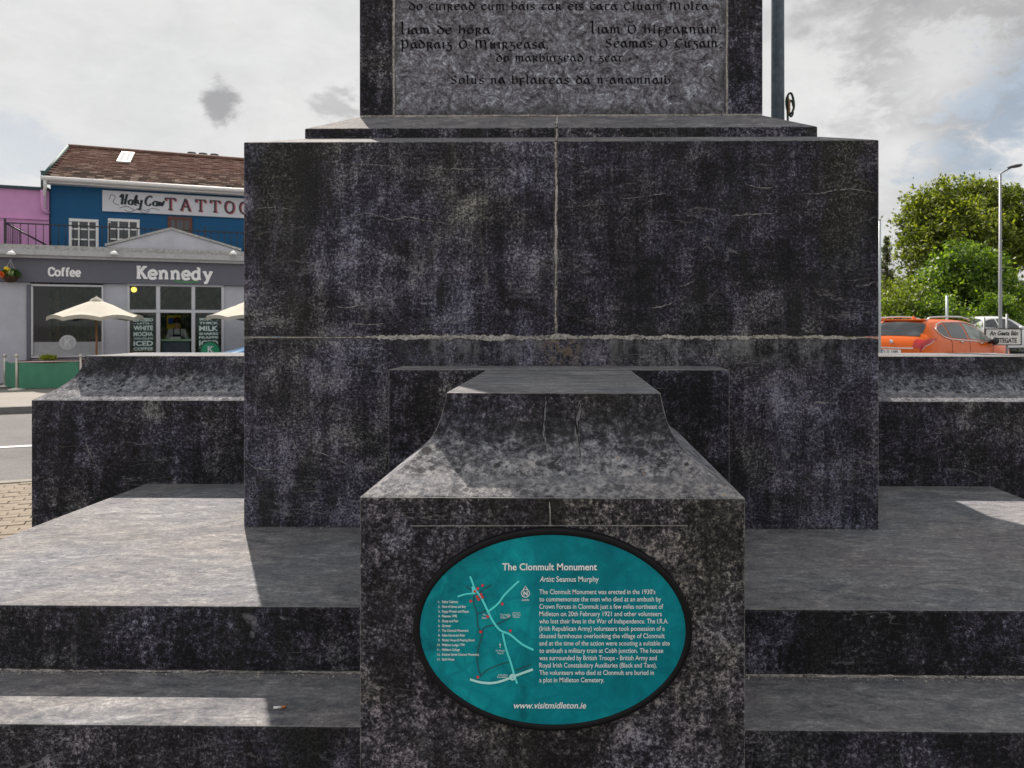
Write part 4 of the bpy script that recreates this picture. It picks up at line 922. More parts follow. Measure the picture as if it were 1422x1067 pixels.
# skylight
def su(px, py):
    lo, hi = 0., 1.
    for _ in range(30):
        u = (lo+hi)/2; q = SM(0, OB-.35+(OR_+.35)*u, 0); s_, z_ = sp(px, py, OB-.35+(OR_+.35)*u)
        if z_ > zE-.02+(zR-zE+.02)*u: lo = u
        else: hi = u
    return s_, (lo+hi)/2
a, ua = su(162, 227.5); b_, ub = su(187, 215.5)
mb = MB(); mb.box(a, b_, ua, ub, 0, 1, M=lambda x, y, z: slopeM(x, y, .09 if z else .0)); mb.build('skylight', mat('white_skylight_frame', (.5, .5, .5), .5), rf)
mb = MB(); md = (a+b_)/2
for x0, x1 in ((a+.05, md-.02), (md+.02, b_-.05)): mb.box(x0, x1, ua+.02, ub-.02, 0, 1, M=lambda x, y, z: slopeM(x, y, .096 if z else .05))
mb.build('skylight_pane', mat('sky_white_pane', (.45, .47, .50), .12), rf)
# gutter + fascia + downpipe
WHG = mat('white_gutter', (.72, .71, .70), .5, var=.1)
mb = MB(); obox(mb, sB0-.1, sB1, -.36, -.02, zE-.16, zE-.04); mb.build('eaves_board', WHG, blue)
mb = MB(); mb.tube([SM(sB0-.15, OB-.43, zE-.05), SM(sB1, OB-.43, zE-.05)], .065, 8); mb.build('gutter', WHG, blue)
mb = MB(); mb.tube([SM(sB0-.05, OB-.43, zE-.1), SM(sB0-.05, OB-.43, zE-.3), SM(sB0-.12, OB-.14, zE-.5), SM(sB0-.12, OB-.14, zE-.9)], .045, 8); mb.build('downpipe', WHG, blue)
# chimney pots behind ridge
s_, _z = sp(282, 216, OB+OR_+.5)
mb = MB(); obox(mb, s_-.6, s_+.6, OR_+.3, OR_+.9, zR-.6, zR+.02); ch = mb.build('chimney', mat('chimney_render', (.3, .25, .22), .9, var=.3), rf)
for k in (-.36, 0, .36):
    q = SM(s_+k, OB+OR_+.6, zR+.02); MB().lathe([(.12, 0), (.10, .03), (.09, .17), (.14, .20), (.14, .25), (.05, .25)], c=q, n=12).build('chimney_pot', mat('dark_teal_pot', (.03, .06, .07), .7), ch)
# sign
SGN = mat('sign_white', (.66, .67, .72), .6, var=.05)
zs1, zs0 = hz(265, 150, OB), hz(294, 150, OB); ss0 = sx(142.5, 280, OB)
sg = obox(MB(), ss0, sB1-.3, -.06, -.005, zs0, zs1).build('sign_board', SGN, blue)
def BM(x, z, dep): return SM(x, OB-.066-dep, z)
bs = (sx(152, 280, OB)-sx(142, 280, OB))/10
SCRIPT = {'H': [[(.1, 1.0), (.5, 1.5), (.3, .0)], [(1.0, 1.55), (.7, .0)], [(.2, .7), (.95, .78)]], 'o': [[(.5, .8), (.1, .5), (.2, .05), (.55, .1), (.6, .6), (.45, .8)]], 'l': [[(.1, .3), (.5, 1.5), (.3, .1), (.5, .0)]],
          'y': [[(.1, .8), (.15, .2), (.5, .3)], [(.62, .85), (.35, -.6), (.0, -.5)]], 'C': [[(.95, 1.2), (.8, 1.5), (.3, 1.1), (.15, .4), (.5, .0), (.9, .35)]], 'w': [[(.05, .75), (.15, .05), (.4, .7), (.5, .05), (.85, .85)]]}
mb = MB(); x = sx(166, 280, OB); zb = zs0+(zs1-zs0)*.36; hgt = (zs1-zs0)*.33
for c_, adv in (('H', 1.15), ('o', .68), ('l', .55), ('y', 1.0), ('C', 1.1), ('o', .72), ('w', 1.0)):
    for i, st in enumerate(SCRIPT[c_]): ribbon(mb, [(x+a*hgt, zb+b_*hgt) for a, b_ in smooth_poly(st, 5)], hgt*.26, BM, .001*(i+1), nib=math.radians(-10))
    x += adv*hgt*.96
mb.build('script_lettering', mat('sign_black', (.02, .03, .04), .6), sg)
mb = MB(); xa = sx(152, 280, OB); xb = sx(222, 280, OB)
for pts in ([(0, .55), (.04, .8), (.12, .7), (.08, .45), (.2, .3)], [(.2, .18), (.35, .28), (.5, .12), (.6, .22), (.7, .12), (.85, .25), (1, .18)], [(.3, .1), (.4, .02), (.5, .12)], [(.6, .1), (.7, .0), (.8, .14)]):
    ribbon(mb, [(xa+(xb-xa)*a, zs0+(zs1-zs0)*b_) for a, b_ in smooth_poly(pts, 6)], .018, BM, .0005)
mb.build('flourish', mat('sign_grey_line', (.15, .16, .18), .6), sg)
tx0, tx1 = sx(229, 283, OB), sx(346, 283, OB); tz = zs0+(zs1-zs0)*.22; th_ = (zs1-zs0)*.43
mb = MB(); slab_text(mb, 'TATTOO', tx0+.03, tx1+.03, tz-.02, th_, BM, .24, .14, .0004, gap=.42); mb.build('tattoo_lettering_shadow', mat('sign_dull_red', (.42, .10, .12), .6), sg)
mb = MB(); slab_text(mb, 'TATTOO', tx0, tx1, tz, th_, BM, .17, .11, .006, gap=.42); mb.build('tattoo_lettering', mat('sign_ink', (.025, .035, .05), .6), sg)['kind'] = 'stuff'
DKG = clear_glass('upper_window_glass', (.55, .6, .62), 2.2)
CURT = mat('net_curtain', (.30, .31, .33), .9, var=.35, scale=14)
for a, b_ in ((96, 137), (150, 194)):
    wf = window(blue, a, 304.5, b_, 347, 3, 3, O=OB, bar=1.9, fr=3.8, fm=mat('white_sash', (.82, .82, .82), .5, var=.04), glass=DKG, rec=-.022)
    fb(MB(), a+3.6, 308, b_-3.6, 343, -.016, -.004, O=OB).build('curtain', CURT, wf)
wf = window(blue, 233, 301.5, 267, 340, 3, 2, O=OB, bar=2.2, fr=4.2, fm=mat('brown_frame', (.13, .045, .03), .6), glass=DKG, rec=-.022)
fb(MB(), 236.5, 305, 263.5, 337, -.016, -.004, O=OB).build('curtain', CURT, wf)

# ---- pink building
OPK = OB-.05
pink = thing('pink_building', 'lilac-pink rendered building with dark coping beside the blue building', 'building')
PINK = mat('pink_render', (.62, .31, .56), .8, var=.08, scale=3)
pz = hz(259, 30, OPK)
pS0 = sL-6; pS1 = sB0-.03
MB().box(pS0, pS1, OPK, OPK+.3, DZ, pz-.08, M=SM).build('wall', PINK, pink); MB().box(pS0, pS0+.3, OPK+.3, OPK+6, DZ, pz-.08, M=SM).build('side_wall', PINK, pink)
MB().box(pS0+.3, pS1, OPK+5.7, OPK+6, DZ, pz-.08, M=SM).build('rear_wall', PINK, pink)
MB().box(pS0-.05, pS1, OPK-.08, OPK+6.05, pz-.078, pz, M=SM).build('coping', mat('dark_coping', (.03, .06, .07), .7), pink)
MB().box(pS0, pS1, OPK-.045, OPK-.002, hz(303, 30, OPK)-.03, hz(303, 30, OPK), M=SM).build('string_course', PINK, pink)
s_ = sx(60.5, 280, OPK)
MB().tube([SM(s_, OPK-.1, pz-.08), SM(s_, OPK-.1, hz(290, 60, OPK)), SM(s_+.06, OPK-.1, hz(295, 60, OPK)), SM(s_+.12, OPK-.03, hz(296, 60, OPK))], .055, 8).build('downpipe', PINK, pink)
MB().tube([SM(s_, OPK-.1, pz-.08), SM(s_, OPK-.1, hz(240, 60, OPK))], .05, 8).build('vent_pipe', mat('dark_vent', (.05, .08, .08), .6), pink)
MB().lathe([(.055, 0), (.065, .03), (.001, .04)], c=SM(s_, OPK-.1, hz(240, 60, OPK)), n=10).build('vent_cap', mat('dark_vent', (.05, .08, .08), .6), pink)

# ---- roof terrace railing
OG = OF+.45
rl = thing('balcony_railing', 'black iron railing along the coffee shop roof terrace', 'railing')
IRON = mat('black_iron', (.02, .02, .025), .5)
rz1, rz0 = hz(311, 60, OG), zp-.05
r0, r1 = sx(7, 330, OG), sR-.2
MB().box(r0, r1, OG-.02, OG+.02, rz1-.03, rz1, M=SM).build('top_rail', IRON, rl); MB().box(r0, r1, OG-.015, OG+.015, rz0+.06, rz0+.085, M=SM).build('bottom_rail', IRON, rl)
bal = MB().tube([SM(0, OG, rz0+.086), SM(0, OG, rz1-.031)], .009, 6).mesh('baluster', IRON)
k = 0; s_ = r0
while s_ < r1:
    big = k % 14 == 0
    if big:
        mb = MB(); mb.box(s_-.022, s_+.022, OG-.023, OG+.023, rz0, rz1+.10, M=SM); mb.build('rail_post', IRON, rl)
    else:
        o = link(bpy.data.objects.new('baluster', bal), rl); o.location = dS*s_
    s_ += .165; k += 1
mb = MB(); mb.box(r0-.02, r0+.02, OG+.03, OG+1.9, rz1-.03, rz1, M=SM); mb.build('side_rail', IRON, rl)
for j in range(1, 10):
    o = link(bpy.data.objects.new('baluster', bal), rl); o.location = dS*r0+nS*(.19*j)
mb = MB(); mb.tube([SM(r0+.05, OG+.3, rz1-.05), SM(sx(66, 340, OG), OG+1.0, rz0+.1)], .022, 6); mb.build('handrail', IRON, rl)

# ------------------------------------------------------------------ parasols
CAN = mat('cream_canvas', (.42, .40, .34), .85, var=.10, scale=3); WOOD = mat('parasol_pole_wood', (.30, .14, .06), .6, var=.2)
def parasol(px_apex, py_apex, px_l, o_, label, pole_px=None):
    s_, zt = sp(px_apex, py_apex, o_); s0 = sp(px_l, 440, o_)[0]; R = (s_-s0)*.985; ze = sp(px_apex, 441, o_)[1]
    base = SM(s_, o_, DZ); e = thing('parasol', label, 'parasol', 'cream parasols outside the coffee shop', loc=base, rotz=math.atan2(dS.y, dS.x)+.2)
    n = 8; top = zt-DZ; ed = ze-DZ; rows = []
    C = [[]]; P = []
    for i in range(9):
        u = i/8; row = []
        for j in range(n*6):
            a = 2*math.pi*j/(n*6); fr_ = (j % 6)/6; sag = math.sin(math.pi*fr_)
            rad = R*u*(1-.055*sag*u); z = top-(top-ed)*(u**1.12)+.0-.05*sag*u*u*(1-u)+ (.06*sag*u**6)
            row.append((rad*math.cos(a), rad*math.sin(a), z))
        rows.append(row)
    MB().grid(rows, True, closed=True).build('canopy', CAN, e)
    val = [[(r_[0]*1.001, r_[1]*1.001, r_[2]-dz) for r_ in rows[-1]] for dz in (0, .09)]
    MB().grid(val, True, closed=True).build('valance', CAN, e)
    MB().lathe([(.16, top-.07), (.12, top+.0), (.03, top+.05), (.001, top+.09)], n=12).build('cap', CAN, e)
    MB().tube([(0, 0, .02), (0, 0, top)], .024, 8).build('pole', WOOD, e)
    for k in range(8):
        a = 2*math.pi*k/8; MB().tube([(.02*math.cos(a), .02*math.sin(a), top-.06), (R*.98*math.cos(a), R*.98*math.sin(a), ed-.02)], .010, 5).build('rib', mat('rib_green_grey', (.10, .13, .12), .6), e)
    MB().lathe([(.3, 0), (.3, .05), (.05, .09), (.04, .35), (.03, .35)], n=16).build('base', mat('cast_base', (.05, .05, .05), .7), e)
parasol(134, 416, 64, 21.6, 'cream octagonal parasol in front of the window marked K')
parasol(352, 416, 284, 21.6, 'cream parasol partly behind the monument, right of the shop door')

# windbreak
wb = thing('windbreak', 'green canvas windbreak between steel posts outside the coffee shop', 'barrier')
GRN = mat('green_canvas', (.065, .24, .15), .8, var=.12, scale=4); STL = mat('brushed_post', (.62, .58, .52), .35, metal=.3)
OW = 20.9
pp = []
for px, o_ in ((6.5, OW+1.1), (23, OW), (112, OW)):
    s_, _ = sp(px, 540, o_); pp.append((s_, o_)); ztp = sp(px, 494, o_)[1]
    q = Vector(SM(s_, o_, DZ)); mb = MB(); mb.tube([q, (q.x, q.y, ztp-.02)], .024, 10)
    po = mb.build('post', STL, wb); mb = MB(); mb.lathe([(.001, -.045), (.032, -.032), (.045, 0), (.032, .032), (.001, .045)], c=(q.x, q.y, ztp), n=12); mb.build('ball_finial', STL, po)
    mb = MB(); mb.lathe([(.17, 0), (.17, .015), (.04, .04), (.03, .05)], c=(q.x, q.y, DZ), n=16); mb.build('post_base', STL, po)
zt_, zb_ = hz(503, 60, OW), hz(539, 60, OW)
for (a, oa), (b_, ob_) in ((pp[0], pp[1]), (pp[1], pp[2])):
    rows = []
    for dz in (0, 1/3, 2/3, 1):
        row = []
        for k in range(25):
            u = k/24; wv = .012*math.sin(u*31)*(.4+dz); row.append(SM(a+(b_-a)*(.03+.94*u), oa+(ob_-oa)*(.03+.94*u)-wv, zt_+(zb_-zt_)*dz-.03*math.sin(math.pi*u)*(1-dz)))
        rows.append(row)
    MB().grid(rows, True).build('canvas_panel', GRN, wb)
mb = MB(); mb.tube([SM(pp[1][0], OW, zt_+.01), SM(pp[2][0], OW, zt_+.01)], .014, 6); mb.build('top_bar', STL, wb)
# plant + red window box under the window
s_, z_ = sp(95, 499, OF-.3)
e = thing('window_box', 'dark red planter below the shop window with yellow-green plant', 'planter', loc=SM(s_, OF-.25, DZ))
k = math.atan2(dS.y, dS.x); e.rotation_euler = (0, 0, k)
MB().box(-1.05, 1.0, -.16, .16, 0, z_-DZ-.02).build('box', mat('dark_red_box', (.12, .015, .02), .6), e, bevel=.01)
leafcloud('plant', leaf_mat('yellow_leaves', (.15, .25, .02), (.4, .45, .05), (.7, .6, .05)), e, 120, ball((-.45, 0, z_-DZ+.05), (.22, .1, .08)), .05, 6)
# A-board (round-topped, green, K)
s_, z_ = sp(292, 474, 21.9); e = thing('pavement_sign', 'round-topped green pavement sign with white K outside the shop door', 'sign', loc=SM(s_, 21.9, DZ), rotz=math.atan2(dS.y, dS.x))
ht_ = z_-DZ; R_ = .24
def abp(r_, w_):
    return [(-w_, 0.02), (w_, 0.02)]+[(w_*math.cos(a), ht_-r_+r_*math.sin(a)) for a in np.linspace(0, math.pi, 15)]
mb = MB(); mb.prism(abp(R_, R_), -.03, 0); mb.build('board', mat('dark_green_board', (.01, .10, .05), .5), e)
mb = MB(); mb.prism(abp(R_, R_), .25, .28); mb.build('rear_board', mat('dark_green_board', (.01, .10, .05), .5), e)
mb = MB(); mb.prism([(x*.86, ht_-R_+(z-(ht_-R_))*.86 if z > .1 else .1) for x, z in abp(R_, R_)], -.034, -.031); mb.build('board_face', mat('bright_green_face', (.02, .33, .17), .5), e)
mb = MB(); slab_text(mb, 'K', -.075, .075, ht_-.30, .12, lambda x, z, dep: (x, -.038-dep, z), .22, .14); mb.build('letter', LETW, e)

# ------------------------------------------------------------------ cars
def cr(keys, x):
    xs = [k[0] for k in keys]; ys = [k[1] for k in keys]
    if x <= xs[0]: return ys[0]
    if x >= xs[-1]: return ys[-1]
    i = max(j for j in range(len(xs)-1) if xs[j] <= x)
    def sl(a): 
        if a <= 0 or a >= len(xs)-1: return 0 if a <= 0 else 0
        m1 = (ys[a]-ys[a-1])/(xs[a]-xs[a-1]); m2 = (ys[a+1]-ys[a])/(xs[a+1]-xs[a])
        return 0 if m1*m2 <= 0 else 2*m1*m2/(m1+m2)
    h = xs[i+1]-xs[i]; u = (x-xs[i])/h; m0 = sl(i)*h if i else (ys[1]-ys[0])*.9; m1 = sl(i+1)*h if i+1 < len(xs)-1 else (ys[-1]-ys[-2])*.9
    return (2*u**3-3*u**2+1)*ys[i]+(u**3-2*u**2+u)*m0+(-2*u**3+3*u**2)*ys[i+1]+(u**3-u**2)*m1
class Car:
    def __init__(s, L, top, belt, wid, roofw, wheels, R=.36, zs=.26):
        s.L, s.top, s.belt, s.wid, s.roofw, s.wheels, s.R, s.zs = L, top, belt, wid, roofw, wheels, R, zs
    def sec(s, x):
        zt = cr(s.top, x); w_ = cr(s.wid, x); zb = min(cr(s.belt, x), zt-.03); rw = cr(s.roofw, x); zl = s.zs+(.12 if x < .12 or x > s.L-.12 else 0)
        for wx in s.wheels:
            dx = abs(x-wx); A = s.R+.055
            if dx < A: zl = max(zl, s.R+math.sqrt(A*A-dx*dx)-.0)
        zm = max(min(.62, zb-.12), zl+.02)
        return [(w_*.965, zl), (w_, zm), (w_*.985, max(zb-.10, zm+.01)), (w_*.955, max(zb, zm+.03)), (rw, zt-.085*(1 if zt-zb > .2 else .25)), (rw*.86, zt-.03*(1 if zt-zb > .2 else .4)), (0, zt)]
    def S(s, x, v):
        P = s.sec(x); v = max(0, min(6, v)); i = min(5, int(v)); u = v-i
        if i in (3,): a = P[3]; b_ = P[4]; q = (a[0]+(b_[0]-a[0])*u+.022*math.sin(math.pi*u), a[1]+(b_[1]-a[1])*u)
        else: q = (P[i][0]+(P[i+1][0]-P[i][0])*u, P[i][1]+(P[i+1][1]-P[i][1])*u)
        if i == 5: q = (q[0], P[5][1]+(P[6][1]-P[5][1])*math.sin(u*math.pi/2))
        return Vector((x, q[0], q[1]))
    def off(s, x, v, side, d_):
        e_ = .01; a = s.S(min(x+e_, s.L), v)-s.S(max(x-e_, 0), v); b_ = s.S(x, min(v+.02, 6))-s.S(x, max(v-.02, 0)); n = a.cross(b_)
        if n.length > 0: n.normalize()
        if n.y < -.2 or (abs(n.y) <= .2 and n.z < 0 ): n = -n
        p_ = s.S(x, v)+n*d_; return (p_.x, p_.y*side, p_.z)
    def patch(s, mb, xs, vf, side, d_, nv=6):      # vf(x)->(v0,v1)
        mb.grid([[s.off(x, vf(x)[0]+(vf(x)[1]-vf(x)[0])*k/nv, side, d_) for k in range(nv+1)] for x in xs])
    def polypatch(s, mb, poly, side, d_, nx=14, nv=5):
        """poly: list of (x, vlo, vhi) keys"""
        xs = np.linspace(poly[0][0], poly[-1][0], nx)
        s.patch(mb, xs, lambda x: (float(np.interp(x, [q[0] for q in poly], [q[1] for q in poly])), float(np.interp(x, [q[0] for q in poly], [q[2] for q in poly]))), side, d_, nv)
def wheel(parent, x, y, R):
    sd = 1 if y > 0 else -1
    rows = []
    for r_, w_ in ((.62, .0), (.66, .10), (.80, .115), (.95, .10), (1.0, .06), (1.0, -.06), (.95, -.10), (.6, -.10)):
        rows.append([(x+R*r_*math.cos(2*math.pi*j/28), y+sd*w_*1.0, R+R*r_*math.sin(2*math.pi*j/28)) for j in range(28)])
    ty = MB().grid(rows, True, closed=True).build('wheel', mat('tyre_rubber', (.02, .02, .02), .85), parent)
    mb = MB(); rows = [[(x+R*r_*math.cos(2*math.pi*j/28), y+sd*w_, R+R*r_*math.sin(2*math.pi*j/28)) for j in range(28)] for r_, w_ in ((.66, .095), (.6, .08), (.58, .0))]
    mb.grid(rows, True, closed=True)
    for k in range(5):
        a = 2*math.pi*k/5+.3
        mb.add([(x+R*rr_*math.cos(a+da), y+sd*w_, R+R*rr_*math.sin(a+da)) for rr_, da, w_ in ((.1, -.5, .095), (.1, .5, .095), (.62, .16, .085), (.62, -.16, .085), (.1, -.5, .06), (.1, .5, .06), (.62, .16, .05), (.62, -.16, .05))], [(0, 1, 2, 3), (4, 7, 6, 5), (0, 3, 7, 4), (1, 5, 6, 2), (3, 2, 6, 7)])
    mb.build('rim', mat('alloy', (.55, .55, .57), .3, metal=.8), ty)
CGL = glass_mat('car_glass', (.03, .035, .04), .05); CGL2 = glass_mat('car_glass_light', (.16, .20, .18), .08)
BLKP = mat('black_trim', (.018, .018, .02), .5)
def build_car(name, label, loc, heading, C, paint, suv=True, rails=True, plate_=True, wlite=False, L_extra=None):
    e = thing(name, label, 'car', loc=loc, rotz=heading)
    xs = sorted(set(list(np.linspace(0, .25, 9))+list(np.linspace(.25, C.L-.3, 76))+list(np.linspace(C.L-.3, C.L, 10))+[wx+k*(C.R+.055) for wx in C.wheels for k in (-1.0, -.995, .995, 1.0)]))
    vs = [0, .5, 1, 1.5, 2, 2.5, 3, 3.25, 3.5, 3.75, 4, 4.5, 5, 5.25, 5.5, 5.75, 6]
    mb = MB()
    rows = []
    for x in xs:
        L_ = [C.S(x, v) for v in vs]; rows.append([(p.x, p.y, p.z) for p in L_]+[(p.x, -p.y, p.z) for p in reversed(L_[:-1])])
    mb.grid(rows)
    n = len(rows[0]); k0 = 0; k1 = (len(rows)-1)*n
    mb.f.append(tuple(range(0, n))); mb.sm.append(False); mb.f.append(tuple(range(k1, k1+n))); mb.sm.append(False)
    body = mb.build('body', paint, e)
    # floor
    MB().box(.1, C.L-.1, -.7, .7, .2, .3).build('underbody', BLKP, e)
    for wx in C.wheels:
        for y in (-.78, .78): wheel(e, wx, y, C.R)
        for sd in (-1, 1):
            mb = MB(); A = C.R+.05; rows = []
            for j in range(19):
                a = math.pi*j/18; row = []
                for rad, yy in ((A-.005, -.01), (A+.0, .012), (A+.055, .012), (A+.06, -.01)):
                    xx = wx+rad*math.cos(a); zz = C.R+rad*math.sin(a); w0 = cr(C.wid, xx); row.append((xx, sd*(w0*.985+yy+.004), zz))
                rows.append(row)
            mb.grid(rows, True); mb.build('arch_trim', BLKP, e)
    return e
# orange SUV
PAINT_O = mat('orange_metallic', (.68, .115, .003), .30, metal=.1, var=.04, coat=.2, spec=.3)
SUV = Car(4.64,
    top=[(0, .98), (.03, 1.12), (.10, 1.26), (.24, 1.44), (.42, 1.62), (.60, 1.68), (1.2, 1.70), (2.0, 1.70), (2.6, 1.65), (3.0, 1.52), (3.38, 1.30), (3.62, 1.18), (4.0, 1.11), (4.35, .98), (4.55, .82), (4.64, .62)],
    belt=[(0, .95), (.06, 1.14), (.5, 1.24), (1.0, 1.22), (2.0, 1.17), (3.4, 1.10), (3.7, 1.02), (4.2, .95), (4.64, .6)],
    wid=[(0, .70), (.06, .80), (.2, .875), (.6, .905), (2, .91), (3.6, .91), (4.2, .87), (4.45, .78), (4.6, .62), (4.64, .55)],
    roofw=[(0, .60), (.3, .66), (.6, .62), (1.5, .63), (2.5, .62), (3.0, .66), (3.5, .72), (3.8, .75), (4.3, .66), (4.64, .48)], wheels=(.98, 3.68))
hd = math.radians(90-52)
plate_pt = at_z(1237, 478, G+1.0)     # rear plate lies on this line of sight
D0 = 18.4; r = ray(1237, 478); loc = Vector((r.x*D0, r.y*D0, G))
suv = build_car('orange_car', 'orange SUV with silver roof rails parked behind the right arm of the monument', loc, hd, SUV, PAINT_O)
CHR = mat('chrome', (.75, .76, .78), .15, metal=.9)
def sides(f):
    for sd in (-1, 1): f(sd)
def glass_side(e, C, poly, name='side_window', m_=CGL, d_=.006):
    for sd in (-1, 1): mb = MB(); C.polypatch(mb, poly, sd, d_, 16); mb.build(name, m_, e)
glass_side(suv, SUV, [(.72, 3.42, 3.60), (.86, 3.20, 3.80), (1.10, 3.10, 3.90)])
glass_side(suv, SUV, [(1.16, 3.10, 3.92), (1.5, 3.08, 3.95), (1.98, 3.08, 3.96)])
glass_side(suv, SUV, [(2.06, 3.08, 3.96), (2.5, 3.08, 3.93), (2.75, 3.08, 3.9), (2.98, 3.08, 3.55), (3.2, 3.08, 3.14)], m_=CGL2)
for sd in (-1, 1):
    mb = MB(); lo = [(.64, 3.38), (.82, 3.12), (1.1, 3.0), (2, 2.98), (3.28, 2.98)]; hi = [(.64, 3.6), (.84, 3.9), (1.1, 4.0), (2, 4.04), (2.55, 4.02), (2.8, 3.98), (3.02, 3.6), (3.28, 3.05)]
    for Ln in (lo, hi): 
        P = []
        for i in range(len(Ln)-1):
            for k in range(6): u = k/6; P.append((Ln[i][0]+(Ln[i+1][0]-Ln[i][0])*u, Ln[i][1]+(Ln[i+1][1]-Ln[i][1])*u))
        mb.tube([SUV.off(x, v, sd, .010) for x, v in P+[Ln[-1]]], .013, 6)
    mb.tube([SUV.off(.64, v, sd, .010) for v in (3.38, 3.48, 3.6)], .013, 6)
    mb.build('window_chrome', CHR, suv)
    mb = MB(); mb.tube([(.5, sd*.60, 1.665), (.62, sd*.615, 1.73), (1.4, sd*.63, 1.755), (2.1, sd*.625, 1.75), (2.5, sd*.61, 1.70), (2.58, sd*.605, 1.66)], .02, 8); mb.build('roof_rail', mat('satin_silver', (.62, .63, .66), .35, metal=.6), suv)
    for x in (1.62, 2.62):
        a = SUV.off(x-.09, 2.55, sd, .022); b_ = SUV.off(x+.09, 2.55, sd, .022); mb = MB(); mb.tube([a, b_], .017, 6); mb.build('door_handle', CHR, suv)
    mb = MB(); mb.tube([(3.05, sd*.86, 1.10), (3.02, sd*.99, 1.14)], .03, 6); mb.lathe([(.001, -.10), (.09, -.07), (.11, 0), (.09, .07), (.001, .09)], c=(3.02, sd*1.02, 1.16), n=12); mb.build('wing_mirror', BLKP, suv)
    # tail light wraps the corner
    mb = MB(); SUV.polypatch(mb, [(.014, 2.2, 4.9), (.075, 2.3, 4.8), (.12, 2.4, 3.3), (.34, 2.72, 3.05), (.50, 2.88, 2.95)], sd, .014, 20, 12); mb.build('tail_light', mat('red_lens', (.45, .008, .012), .15, coat=.5), suv)
    mb = MB(); SUV.polypatch(mb, [(.03, 2.12, 2.24), (.2, 2.3, 2.45), (.34, 2.62, 2.73)], sd, .016, 8); mb.build('tail_light_strip', mat('clear_lens', (.5, .58, .62), .1), suv)
    mb = MB(); SUV.polypatch(mb, [(.13, 4.1, 6), (.25, 4.1, 6), (.38, 4.15, 6), (.43, 4.3, 6)], sd, .008, 12, 8); mb.build('rear_window', CGL, suv)
    mb = MB(); SUV.polypatch(mb, [(2.66, 4.2, 5.99), (3.0, 4.1, 5.99), (3.5, 4.15, 5.99)], sd, .006, 12, 8); mb.build('windscreen', CGL, suv)
    mb = MB(); SUV.polypatch(mb, [(4.2, 2.6, 3.2), (4.5, 2.4, 3.4)], sd, .01, 8); mb.build('headlight', mat('clear_lens', (.5, .58, .62), .1), suv)
SEAM = mat('panel_gap', (.03, .008, .003), .8)
for sd in (-1, 1):
    for x in (1.13, 2.02, 3.22):
        mb = MB(); mb.grid([[SUV.off(x+dx_, v, sd, .003) for v in np.linspace(.4, 2.97, 14)] for dx_ in (-.008, .008)]); mb.build('door_gap', SEAM, suv)
    mb = MB(); mb.grid([[SUV.off(x, v, sd, .003) for x in np.linspace(.45, 4.0, 40)] for v in (1.02, 1.06)]); mb.build('body_crease', SEAM, suv)
MB().box(-.008, .012, -.55, .55, 1.0, 1.03).build('tailgate_chrome', CHR, suv)
pl_ = MB().box(-.022, -.010, -.26, .26, .86, .975).build('number_plate', mat('plate_white', (.8, .8, .78), .5), suv)
MB().box(-.0245, -.0225, .21, .26, .86, .975).build('plate_blue_band', mat('plate_blue', (.02, .12, .55), .5), pl_)
mb = MB(); put_text(mb, '171 D 1289', -.24, .19, .885, .10, lambda x, z, dep: (-.0245, -x, z), 0, bold=.02); mb.build('plate_lettering', mat('plate_ink', (.02, .02, .03), .6), pl_)
MB().box(-.03, .2, -.66, .66, .36, .62).build('rear_bumper', BLKP, suv, bevel=.03)
MB().box(.44, .72, -.52, .52, 1.655, 1.69).build('spoiler', PAINT_O, suv, bevel=.012)
MB().prism([(.98, 1.70), (1.16, 1.70), (1.12, 1.715), (1.06, 1.765), (1.02, 1.765)], -.02, .02).build('shark_fin_aerial', PAINT_O, suv)
MB().lathe([(.001, -.01), (.05, -.01), (.05, .01), (.001, .01)], n=16).build('badge', CHR, suv).matrix_local = Matrix.Translation((.02, 0, 1.16)) @ Matrix.Rotation(math.radians(75), 4, 'Y')

